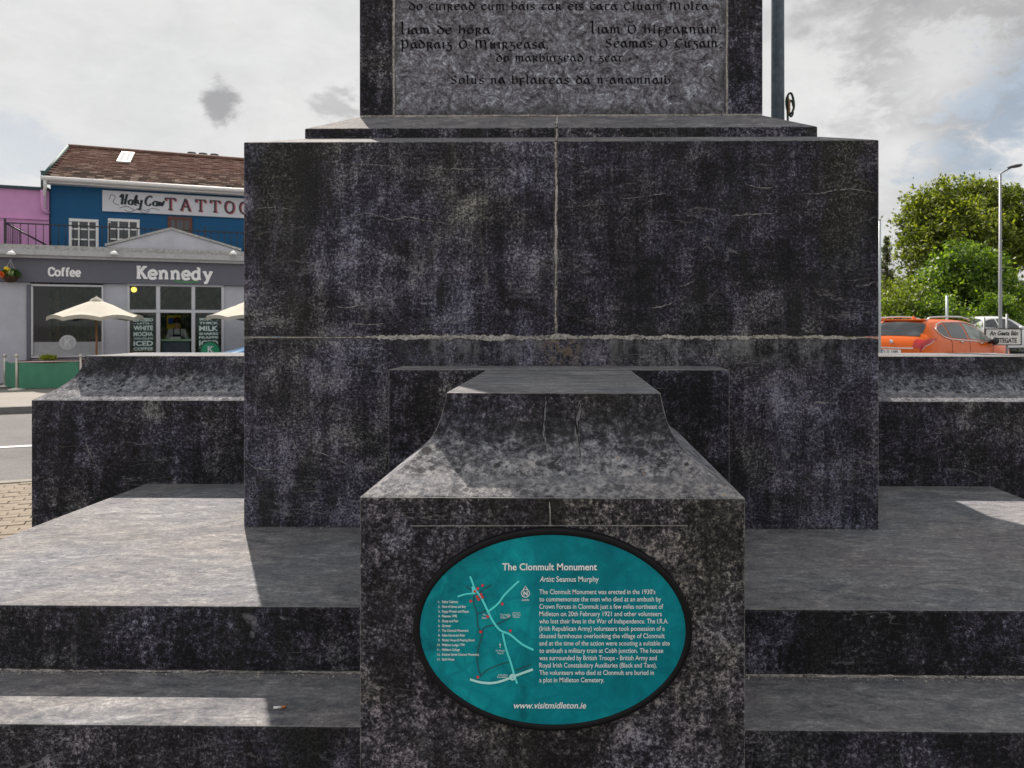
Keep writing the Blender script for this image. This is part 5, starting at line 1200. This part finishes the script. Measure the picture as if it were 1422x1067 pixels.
# white car further back and a blue one outside the shop
SED = Car(4.5,
    top=[(0, .85), (.08, 1.0), (.3, 1.10), (.6, 1.22), (1.0, 1.36), (1.5, 1.44), (2.1, 1.45), (2.5, 1.40), (2.9, 1.24), (3.25, 1.04), (3.5, .96), (4.0, .86), (4.3, .76), (4.45, .62), (4.5, .5)],
    belt=[(0, .8), (.1, .92), (.6, .98), (1.5, .95), (3.2, .88), (3.6, .84), (4.2, .74), (4.5, .48)],
    wid=[(0, .66), (.08, .78), (.3, .86), (1, .89), (3.4, .89), (4.1, .84), (4.35, .72), (4.5, .5)],
    roofw=[(0, .55), (.4, .62), (1, .58), (2, .58), (2.6, .60), (3.3, .72), (3.8, .70), (4.3, .6), (4.5, .42)], wheels=(.92, 3.62), R=.33, zs=.22)
def dress_sedan(e, paint_name=None):
    for sd in (-1, 1):
        for poly in ([(.75, 3.15, 3.4), (1.0, 3.1, 3.85), (1.5, 3.08, 3.93), (1.62, 3.08, 3.94)], [(1.70, 3.08, 3.94), (2.1, 3.08, 3.94), (2.45, 3.08, 3.9), (2.75, 3.08, 3.5), (2.98, 3.08, 3.14)]):
            mb = MB(); SED.polypatch(mb, poly, sd, .006); mb.build('side_window', CGL, e)
        mb = MB(); SED.polypatch(mb, [(2.42, 4.15, 5.99), (2.8, 4.1, 5.99), (3.22, 4.12, 5.99)], sd, .006, 12, 8); mb.build('windscreen', glass_mat('windscreen_glass', (.06, .075, .07), .06), e)
        mb = MB(); SED.polypatch(mb, [(.38, 4.15, 5.99), (.7, 4.1, 5.99), (.98, 4.15, 5.99)], sd, .006, 12, 8); mb.build('rear_window', CGL, e)
        mb = MB(); SED.polypatch(mb, [(4.05, 2.7, 3.2), (4.42, 2.4, 3.3)], sd, .01, 8); mb.build('headlight', mat('clear_lens', (.5, .58, .62), .1), e)
        mb = MB(); SED.polypatch(mb, [(.02, 2.2, 3.0), (.3, 2.6, 3.0)], sd, .01, 8); mb.build('tail_light', mat('red_lens', (.45, .008, .012), .15), e)
        mb = MB(); mb.tube([(2.7, sd*.84, .95), (2.7, sd*.94, .98)], .025, 6); mb.lathe([(.001, -.07), (.08, -.05), (.1, 0), (.08, .05), (.001, .07)], c=(2.7, sd*.97, 1.0), n=12); mb.build('wing_mirror', mat('mirror_shell', (.7, .72, .74), .4), e)
        for x in (1.45, 2.3): mb = MB(); mb.tube([SED.off(x-.09, 2.5, sd, .02), SED.off(x+.09, 2.5, sd, .02)], .015, 6); mb.build('door_handle', CHR, e)
PW = mat('white_car_paint', (.78, .79, .80), .3, var=.02, coat=.6)
rr_ = ray(1408, 480); Dw = 35.0; wl = Vector((rr_.x*Dw, rr_.y*Dw, G+.30))-Vector((math.sin(math.radians(70)), math.cos(math.radians(70)), 0))*3.62
MB().box(12, 60, 31.5, 56, G-.1, G+.298).build('car_park', ASPH, bevel=.02)['kind'] = 'structure'
wc = build_car('white_car', 'white saloon car parked beyond the orange SUV behind the direction sign', wl, math.radians(90-70), SED, PW); dress_sedan(wc); wc.scale = (1.06, 1.06, 1.12)
rr_ = ray(258, 486); Db = 18.0
PB = mat('blue_car_paint', (.02, .16, .36), .3, var=.02, coat=.6)
bl_loc = Vector((rr_.x*Db, rr_.y*Db, G))+Vector(dS)*4.5
bc = build_car('blue_car', 'blue car mostly hidden behind the monument, in front of the shop', bl_loc, math.atan2(-dS.y, -dS.x), SED, PB); dress_sedan(bc)

# ------------------------------------------------------------------ direction sign
ds = thing('direction_sign', 'white direction sign reading An Geata Bán and WHITEGATE on two grey posts', 'sign')
yS = 19.8
def sgp(px, py, y=yS): return at_y(px, py, y)
a = sgp(1369, 457.5); b_ = sgp(1417.5, 478.5)
MB().box(a.x, b_.x, yS, yS+.03, b_.z, a.z).build('sign_panel', mat('sign_panel_white', (.74, .73, .70), .5, var=.04), ds)
mb = MB(); w_ = .022
for x0, x1, z0, z1 in ((a.x, b_.x, a.z, a.z+w_), (a.x, b_.x, b_.z-w_, b_.z), (a.x-w_, a.x, b_.z-w_, a.z+w_), (b_.x, b_.x+w_, b_.z-w_, a.z+w_)): mb.box(x0, x1, yS-.012, yS+.031, z0, z1)
mb.build('sign_border', mat('sign_border_black', (.02, .02, .02), .5), ds)
def DM(x, z, dep): return (x, yS-.004-dep, z)
mb = MB(); put_text(mb, 'An Geata Bán', sgp(1374, 466).x, sgp(1414, 466).x, sgp(1380, 465.8).z, .155, DM, .0, bold=.03, shear=.2)
put_text(mb, 'WHITEGATE', sgp(1374, 476).x, sgp(1412, 476).x, sgp(1380, 476).z, .165, DM, .0, bold=.035); mb.build('sign_lettering', mat('sign_ink2', (.015, .015, .015), .6), ds)
for px in (1368.5, 1400): q = sgp(px, 440); MB().tube([(q.x, yS+.06, G-.02), (q.x, yS+.06, sgp(px, 436 if px > 1380 else 441).z)], .028, 8).build('post', mat('grey_galvanised', (.28, .29, .30), .5, metal=.3), ds)

# ------------------------------------------------------------------ poles
fpY = 7.3
q0 = at_y(1080, 100, fpY)
e = thing('flagpole', 'tall blue-grey flagpole with tied rope behind the monument shaft', 'flagpole', loc=(q0.x, fpY, G))
MB().tube([(0, 0, 0), (0, 0, 9.5)], [.066, .052], 20).build('pole', mat('blue_grey_pole', (.085, .12, .155), .6, var=.45, scale=16, bump=.2), e)
cz = at_y(1090, 150, fpY).z-G
ROPE = mat('dark_rope', (.03, .045, .035), .9, var=.4, scale=60)
mb = MB(); loop = [(.035+.06+.035*math.cos(a), -.07+.008*math.sin(3*a), cz+.02+.095*math.sin(a)) for a in np.linspace(0, 2*math.pi, 22)]; mb.tube(loop, .011, 6, cap=False)
mb.tube([(.05+.05+.02*math.cos(a), -.085, cz-.03+.075*math.sin(a)) for a in np.linspace(.3, 5.8, 16)], .010, 6); mb.tube([(.075, -.07, cz+.1), (.07, -.075, cz-.05), (.08, -.07, cz-.3)], .010, 6); mb.build('rope', ROPE, e)
MB().tube([(.075, -.06, cz-.10), (.082, -.10, cz-.05), (.08, -.10, cz+.04), (.073, -.06, cz+.09)], .009, 6).build('cleat', mat('cleat_brass', (.35, .22, .12), .4, metal=.6), e)
MB().tube([(-.10, -.04, cz-.13), (-.07, -.06, cz-.11), (-.05, -.05, cz-.15)], .012, 6).build('snap_hook', ROPE, e)

e = None
q = at_y(1221.5, 400, 15.5); e = thing('slim_post', 'slim pale metal post just at the right edge of the monument pedestal', 'post', 'slim metal posts', loc=(q.x, 15.5, G))
PGY = mat('pale_pole', (.45, .50, .53), .5, metal=.2)
MB().tube([(0, 0, 0), (0, 0, at_y(1221, 306, 15.5).z-G)], .028, 8).build('shaft', PGY, e); MB().lathe([(.03, 0), (.034, .02), (.001, .03)], c=(0, 0, at_y(1221, 306, 15.5).z-G), n=8).build('cap', PGY, e)
q = at_y(1315, 420, 27); e = thing('slim_post', 'short pale post standing behind the roof of the orange SUV', 'post', 'slim metal posts', loc=(q.x, 27, G))
MB().tube([(0, 0, 0), (0, 0, at_y(1315, 411, 27).z-G)], .045, 8).build('shaft', PGY, e); MB().lathe([(.048, 0), (.05, .02), (.001, .03)], c=(0, 0, at_y(1315, 411, 27).z-G), n=8).build('cap', PGY, e)
yL = 33; q = at_y(1389, 400, yL); top = at_y(1388, 243, yL).z-G
e = thing('street_lamp', 'tall grey street lamp in front of the big tree', 'street lamp', loc=(q.x, yL, G))
LMP = mat('lamp_column_grey', (.25, .26, .28), .5, metal=.3)
MB().tube([(0, 0, 0), (0, 0, 1.3)], .105, 12).build('base_column', LMP, e); MB().tube([(0, 0, 1.3), (0, 0, 1.4), (0, 0, top)], [.105, .075, .05], 12).build('column', LMP, e)
en = at_y(1409, 232, yL); MB().tube([(0, 0, top), (.05, 0, top+.08), (en.x-q.x-.1, -.05, en.z-G)], .035, 8).build('bracket_arm', LMP, e)
lx, lz = en.x-q.x, en.z-G
mb = MB(); rows = []
for k, r_ in ((-.34, .02), (-.25, .08), (0, .13), (.22, .11), (.30, .02)): rows.append([(lx+k, -.05+r_*1.1*math.cos(a), lz+.02+k*.18+r_*.6*math.sin(a)) for a in np.linspace(0, 2*math.pi, 13)[:-1]])
mb.grid(rows, True, closed=True); mb.build('lantern', mat('lantern_dark', (.05, .055, .06), .4), e)

# ------------------------------------------------------------------ vegetation
BARK = mat('bark', (.10, .075, .05), .95, var=.4, scale=8, bump=.5)
def tree(name, label, base, blobs, nleaf, size, lm, trunk_r=.35, seed=1, cat='tree', limbs=True, dens=1.0):
    e = thing(name, label, cat, loc=base); r = np.random.RandomState(seed)
    B = [(np.array(c)-np.array([base[0], base[1], 0])-np.array([0, 0, base[2]]), np.array(rr) if hasattr(rr, '__len__') else np.array([rr]*3)) for c, rr in blobs]
    mb = MB(); cen = np.mean([b_[0] for b_ in B], axis=0); zlow = min(b_[0][2]-b_[1][2] for b_ in B)
    fork = (cen[0]*.2, cen[1]*.2, max(zlow*.9, 1.2))
    mb.tube([(0, 0, -.1), (0, 0, fork[2]*.5), fork], [trunk_r*1.2, trunk_r, trunk_r*.85], 10)
    mb.tube([fork, tuple(cen*np.array([.6, .6, .75])+np.array([0, 0, .25*fork[2]])), tuple(cen+np.array([0, 0, .8]))], [trunk_r*.8, trunk_r*.5, trunk_r*.15], 8); mb.build('trunk', BARK, e)
    if limbs:
        for c, rr in B:
            m1 = (np.array(fork)+c)/2+np.array([0, 0, .25*(c[2]-fork[2])]); MB().tube([fork, tuple(m1), tuple(c), tuple(c+r.normal(size=3)*rr*.4)], [trunk_r*.38, trunk_r*.25, trunk_r*.12, trunk_r*.04], 6).build('limb', BARK, e)
    vol = np.array([rr.prod()**(.67) for c, rr in B]); pr = vol/vol.sum()
    def fn(rs, n):
        # clump centres near the shell of each blob, leaves gathered round the clumps
        nc = max(30, n//46); ib = rs.choice(len(B), nc, p=pr); d_ = rs.normal(size=(nc, 3)); d_ /= np.linalg.norm(d_, axis=1)[:, None]; rad = (.35+.85*rs.rand(nc)**.75)
        C = np.array([B[i][0] for i in ib])+d_*np.array([B[i][1] for i in ib])*rad[:, None]
        k = rs.randint(0, nc, n); sp_ = size*(1.6+1.6*rs.rand(nc))[k]; return C[k]+rs.normal(size=(n, 3))*sp_[:, None]*np.array([1, 1, .7])
    leafcloud('crown', lm, e, nleaf, fn, size, seed+7); return e
LM1 = leaf_mat('broad_leaves_olive', (.015, .026, .003), (.095, .13, .014), (.36, .40, .06))
LM2 = leaf_mat('fresh_green_leaves', (.010, .030, .004), (.075, .14, .014), (.30, .42, .05))
LM3 = leaf_mat('conifer_needles', (.03, .045, .02), (.07, .09, .035), (.13, .15, .06))
LM4 = leaf_mat('hedge_leaves', (.02, .035, .004), (.08, .12, .016), (.24, .30, .05))
yT = 46.0
def tp(px, py, y=yT, dy=0): q = at_y(px, py, y+dy); return (q.x, q.y, q.z)
big = [(tp(1300, 312), 1.5), (tp(1318, 292), 1.6), (tp(1345, 285, dy=1), 1.5), (tp(1380, 292), 1.6), (tp(1408, 312), 1.6), (tp(1432, 335), 1.8), (tp(1280, 335), 1.25), (tp(1305, 345, dy=-1), 1.6), (tp(1345, 325, dy=-2), 1.9), (tp(1385, 335, dy=-1), 1.6),
       (tp(1264, 303, dy=.5), .75), (tp(1281, 288), .9), (tp(1312, 275, dy=.5), .7), (tp(1358, 270), .8), (tp(1395, 276), .8), (tp(1340, 365), 1.7), (tp(1283, 368), .9), (tp(1410, 350), 1.0)]
tree('broad_tree', 'big spreading olive-green tree behind the street lamp', tp(1345, 500)[:2]+(G,), big, 46000, .12, LM1, .42, 11)
fr_ = [(tp(1338, 372, 40), 1.15), (tp(1318, 395, 40), 1.3), (tp(1352, 400, 40), 1.45), (tp(1375, 388, 40), 1.1), (tp(1388, 415, 40), 1.3), (tp(1302, 420, 40), 1.1), (tp(1345, 430, 40), 1.5), (tp(1290, 438, 40), .9)]
tree('leafy_tree', 'bright green bushy tree in front of the big spreading tree', tp(1345, 500, 40)[:2]+(G,), fr_, 30000, .105, LM2, .25, 21)
# conifer: whorled branches
yc_ = 52; qb = at_y(1229, 400, yc_); ztop_ = at_y(1231, 328, yc_).z-G
e = thing('conifer', 'thin ragged conifer at the right edge of the pedestal', 'tree', loc=(at_y(1231, 400, yc_).x, yc_, G))
MB().tube([(0, 0, 0), (0, 0, ztop_*.6), (0, 0, ztop_)], [.22, .12, .02], 8).build('trunk', BARK, e)
mb = MB(); rc = random.Random(4); pts = []
for k in range(46):
    z = 1.5+(ztop_-1.5)*k/46; R_ = (ztop_-z)*.26+.10; 
    for j in range(4):
        a = rc.uniform(0, 6.28); Rr = R_*rc.uniform(.5, 1.1); e1 = (Rr*math.cos(a), Rr*math.sin(a), z+Rr*.12); mb.tube([(0, 0, z), e1], [.03, .008], 4); pts += [tuple(np.array((0, 0, z))*(1-u)+np.array(e1)*u) for u in np.linspace(.25, 1, 7)]
mb.build('branch_whorls', BARK, e); pts = np.array(pts)
leafcloud('needles', LM3, e, 4200, lambda rs, n: pts[rs.randint(0, len(pts), n)]+rs.normal(size=(n, 3))*np.array([.07, .07, .06]), .07, 31)
# shrubs (hedge line)
for i, (px, py, y, R_, lm, lab) in enumerate(((1234, 436, 36, 1.0, LM4, 'yellow-green shrub below the thin conifer'), (1265, 432, 35, 1.05, LM4, 'rounded yellow-green shrub left of the leafy tree'), (1250, 418, 38, .95, LM1, 'olive shrub behind the two yellow-green shrubs'),
                                     (1306, 438, 34, .9, LM2, 'low green shrub behind the orange car roof'), (1385, 436, 37, .8, LM2, 'low green shrub at the foot of the street lamp'))):
    c = at_y(px, py, y); tree('shrub', lab, (c.x, y, G), [((c.x+dx, y+dy_, c.z+dz), R_*k) for dx, dy_, dz, k in ((0, 0, 0, 1), (.9, .3, -.5, .75), (-.9, -.2, -.6, .75), (.1, -.5, -.9, .9))], 7000, .085, lm, .09, 60+i, 'shrub', limbs=False)
for i, (x, y, s_, lab) in enumerate(((24, 60, 3.2, 'dark tree far behind the white car'), (19.5, 62, 2.6, 'distant dark tree behind the shrubs'), (31, 58, 2.2, 'low distant tree at the right margin'))):
    tree('distant_tree', lab, (x, y, G), [((x+a*s_, y+b_, G+h), s_*.75) for a, b_, h in ((-.8, 0, 2.2), (0, .5, 3.0), (.8, 0, 2.2), (1.6, 0, 1.8), (-1.5, 0, 1.7))], 8000, .2, LM1, .3, 90+i)

# stone gate pillar, boundary wall, far house, passer-by
ST2 = mat('rough_boundary_stone', (.20, .18, .15), .95, var=.45, scale=6, bump=.8)
q = at_y(1399, 440, 42); e = thing('gate_pillar', 'rough stone gate pillar beside the foot of the street lamp', 'pillar', loc=(q.x, 42, G+.29))
hgt_ = at_y(1399, 427, 42).z-G-.29; mb = MB(); mb.box(-.36, .36, -.3, .3, 0, hgt_-.22); mb.build('pillar_shaft', ST2, e, bevel=.03)
mb = MB(); rows = [[(rr_*.44*math.cos(a), rr_*.4*math.sin(a), hgt_-.22+z) for a in np.linspace(0, 2*math.pi, 13)[:-1]] for rr_, z in ((1, 0), (1.02, .08), (.9, .2), (.55, .30), (.05, .33))]; mb.grid(rows, True, closed=True).build('boulder_cap', ST2, e)
e = thing('boundary_wall', 'low rough stone wall running right from the gate pillar', 'wall', loc=(q.x+.6, 43, G+.29)); rw = random.Random(2)
MB().box(0, 14, 0, .35, 0, .95).build('wall_core', ST2, e, bevel=.02)
for k in range(28): mb = MB(); mb.box(k*.5+.01, k*.5+.48, -.03, .38, .953, 1.06+rw.uniform(-.02, .05)); mb.build('coping_stone', ST2, e, bevel=.02, seg=1)
q = at_y(1425, 430, 62); e = thing('far_house', 'distant white house with grey roof at the right margin', 'house', loc=(q.x+2.5, 62, G))
MB().box(-4, 4, 0, 6, 0, 3.0).build('wall', mat('house_white', (.6, .6, .58), .8), e); MB().prism([(-4.3, 3.003), (4.3, 3.003), (3.2, 5.0), (-3.2, 5.0)], -.2, 6.2).build('roof', mat('house_slate', (.12, .13, .15), .8), e)
for x in (-2.5, 0, 2.5): wf = MB().box(x-.5, x+.5, -.05, -.003, 1.1, 2.2).build('window', BLKP, e); MB().box(x-.42, x+.42, -.06, -.053, 1.18, 2.12).build('pane', CGL, wf)

def skin_obj(name, verts, edges, radii, m_, parent, lv=2, root=0):
    me = bpy.data.meshes.new(name); me.from_pydata(verts, edges, []); o = link(bpy.data.objects.new(name, me), parent)
    sk = o.modifiers.new('skin', 'SKIN'); 
    for i, r_ in enumerate(radii): me.skin_vertices[0].data[i].radius = (r_, r_) if not hasattr(r_, '__len__') else r_
    me.skin_vertices[0].data[root].use_root = True
    o.modifiers.new('sub', 'SUBSURF').levels = lv; o.modifiers['sub'].render_levels = lv
    dg = bpy.context.evaluated_depsgraph_get(); dg.update(); me2 = bpy.data.meshes.new_from_object(o.evaluated_get(dg)); o.modifiers.clear(); o.data = me2; me2.materials.clear(); me2.materials.append(m_)
    for p_ in me2.polygons: p_.use_smooth = True
    return o
def person(label, loc, rotz, top_c, leg_c, hair_c, arms='down', apron=None):
    e = thing('person', label, 'person', loc=loc, rotz=rotz); SK = mat('skin', (.50, .30, .22), .6)
    if arms == 'down': hL, hR = (-.27, -.05, .80), (.27, -.12, .82); eL, eR = (-.25, .03, 1.10), (.25, .03, 1.10)
    else: hL, hR = (-.16, -.38, 1.06), (.16, -.38, 1.06); eL, eR = (-.27, -.08, 1.10), (.27, -.08, 1.10)
    V = [(0, 0, .93), (0, .01, 1.15), (0, .0, 1.38), (0, -.01, 1.50), (0, -.02, 1.58), (0, -.03, 1.68), (-.18, 0, 1.40), eL, hL, (.18, 0, 1.40), eR, hR,
         (-.09, 0, .88), (-.10, -.03, .48), (-.11, .02, .09), (-.11, -.14, .04), (.09, 0, .88), (.11, .03, .48), (.12, .10, .09), (.12, -.05, .04)]
    E_ = [(0, 1), (1, 2), (2, 3), (3, 4), (4, 5), (2, 6), (6, 7), (7, 8), (2, 9), (9, 10), (10, 11), (0, 12), (12, 13), (13, 14), (14, 15), (0, 16), (16, 17), (17, 18), (18, 19)]
    Rr = [(.14, .10), (.12, .09), (.13, .09), .055, .075, .085, .055, .042, .032, .055, .042, .032, .085, .06, .042, .04, .085, .06, .042, .04]
    skin_obj('body', V, E_, Rr, SK, e)
    skin_obj('top', [V[0], V[1], V[2], (0, -.01, 1.45), V[6], V[7], V[9], V[10], tuple(np.array(V[7])*.3+np.array(V[8])*.7), tuple(np.array(V[10])*.3+np.array(V[11])*.7)], [(0, 1), (1, 2), (2, 3), (2, 4), (4, 5), (2, 6), (6, 7), (5, 8), (7, 9)],
             [(.17, .125), (.15, .115), (.16, .115), .075, .075, .058, .075, .058, .045, .045], mat('cloth_'+label[:12].replace(' ', '_'), top_c, .85), e)
    skin_obj('trousers', [(0, 0, .95), V[12], V[13], (-.11, .02, .12), V[16], V[17], (.12, .10, .12)], [(0, 1), (1, 2), (2, 3), (0, 4), (4, 5), (5, 6)], [(.155, .12), .105, .08, .06, .105, .08, .06], mat('trouser_'+label[:12].replace(' ', '_'), leg_c, .85), e)
    mb = MB(); mb.lathe([(.001, .125), (.05, .115), (.088, .07), (.100, .01), (.095, -.05), (.09, -.06)], c=(0, -.01, 1.68), n=14); mb.build('hair', mat('hair_'+label[:12].replace(' ', '_'), hair_c, .8), e)
    mb = MB(); mb.add([(-.012, -.10, 1.655), (.012, -.10, 1.655), (0, -.135, 1.66), (0, -.10, 1.70)], [(0, 1, 2), (0, 2, 3), (1, 3, 2)]); mb.build('nose', SK, e)
    for x in (-.035, .035): MB().lathe([(.001, -.008), (.010, 0), (.001, .008)], c=(x, -.112, 1.70), n=8).build('eye', BLKP, e)
    mb = MB()
    for hnd, sg in ((hL, -1), (hR, 1)):
        h = Vector(hnd); d_ = Vector((0, -.3, -1)).normalized() if arms == 'down' else Vector((-.2*sg, -1, -.15)).normalized()
        for k in range(4): mb.tube([h+Vector(((k-1.5)*.018, 0, 0)), h+Vector(((k-1.5)*.02, 0, 0))+d_*.06, h+Vector(((k-1.5)*.02, 0, -.01))+d_*(.09+.008*(1.5-abs(k-1.5)))], [.010, .009, .006], 5)
        mb.tube([h, h+Vector((-sg*.035, -.02, 0))+d_*.02, h+Vector((-sg*.04, -.03, 0))+d_*.05], [.012, .010, .007], 5)
    mb.build('fingers', SK, e)
    if apron:
        mb = MB(); mb.grid([[(x*wd, -.135-(.02 if abs(x) < .5 else 0), z) for x in (-1, -.5, 0, .5, 1)] for z, wd in ((1.30, .10), (1.12, .15), (.9, .19), (.55, .21))]); ap = mb.build('apron', mat('apron_navy', apron, .85), e)
        mb = MB(); mb.tube([(-.09, -.14, 1.30), (-.08, -.10, 1.46), (-.05, .02, 1.5)], .012, 5); mb.tube([(.09, -.14, 1.30), (.08, -.10, 1.46), (.05, .02, 1.5)], .012, 5); mb.build('apron_strap', mat('apron_navy', apron, .85), ap)
    return e
yy_ = OF+1.7; s_, _ = sp(246, 470, yy_)
person('person in white shirt and dark apron working behind the shop counter', SM(s_, yy_, DZ-.12), math.atan2(dS.y, dS.x), (.68, .70, .74), (.03, .03, .04), (.05, .025, .015), 'fwd', (.03, .04, .07))
q = at_y(1412.5, 440, 40.5); person('person in red and white top walking at the right margin', (q.x, 40.5, G+.298), .6, (.62, .03, .03), (.03, .035, .06), (.03, .02, .015))
# a few more background cars are not visible; done
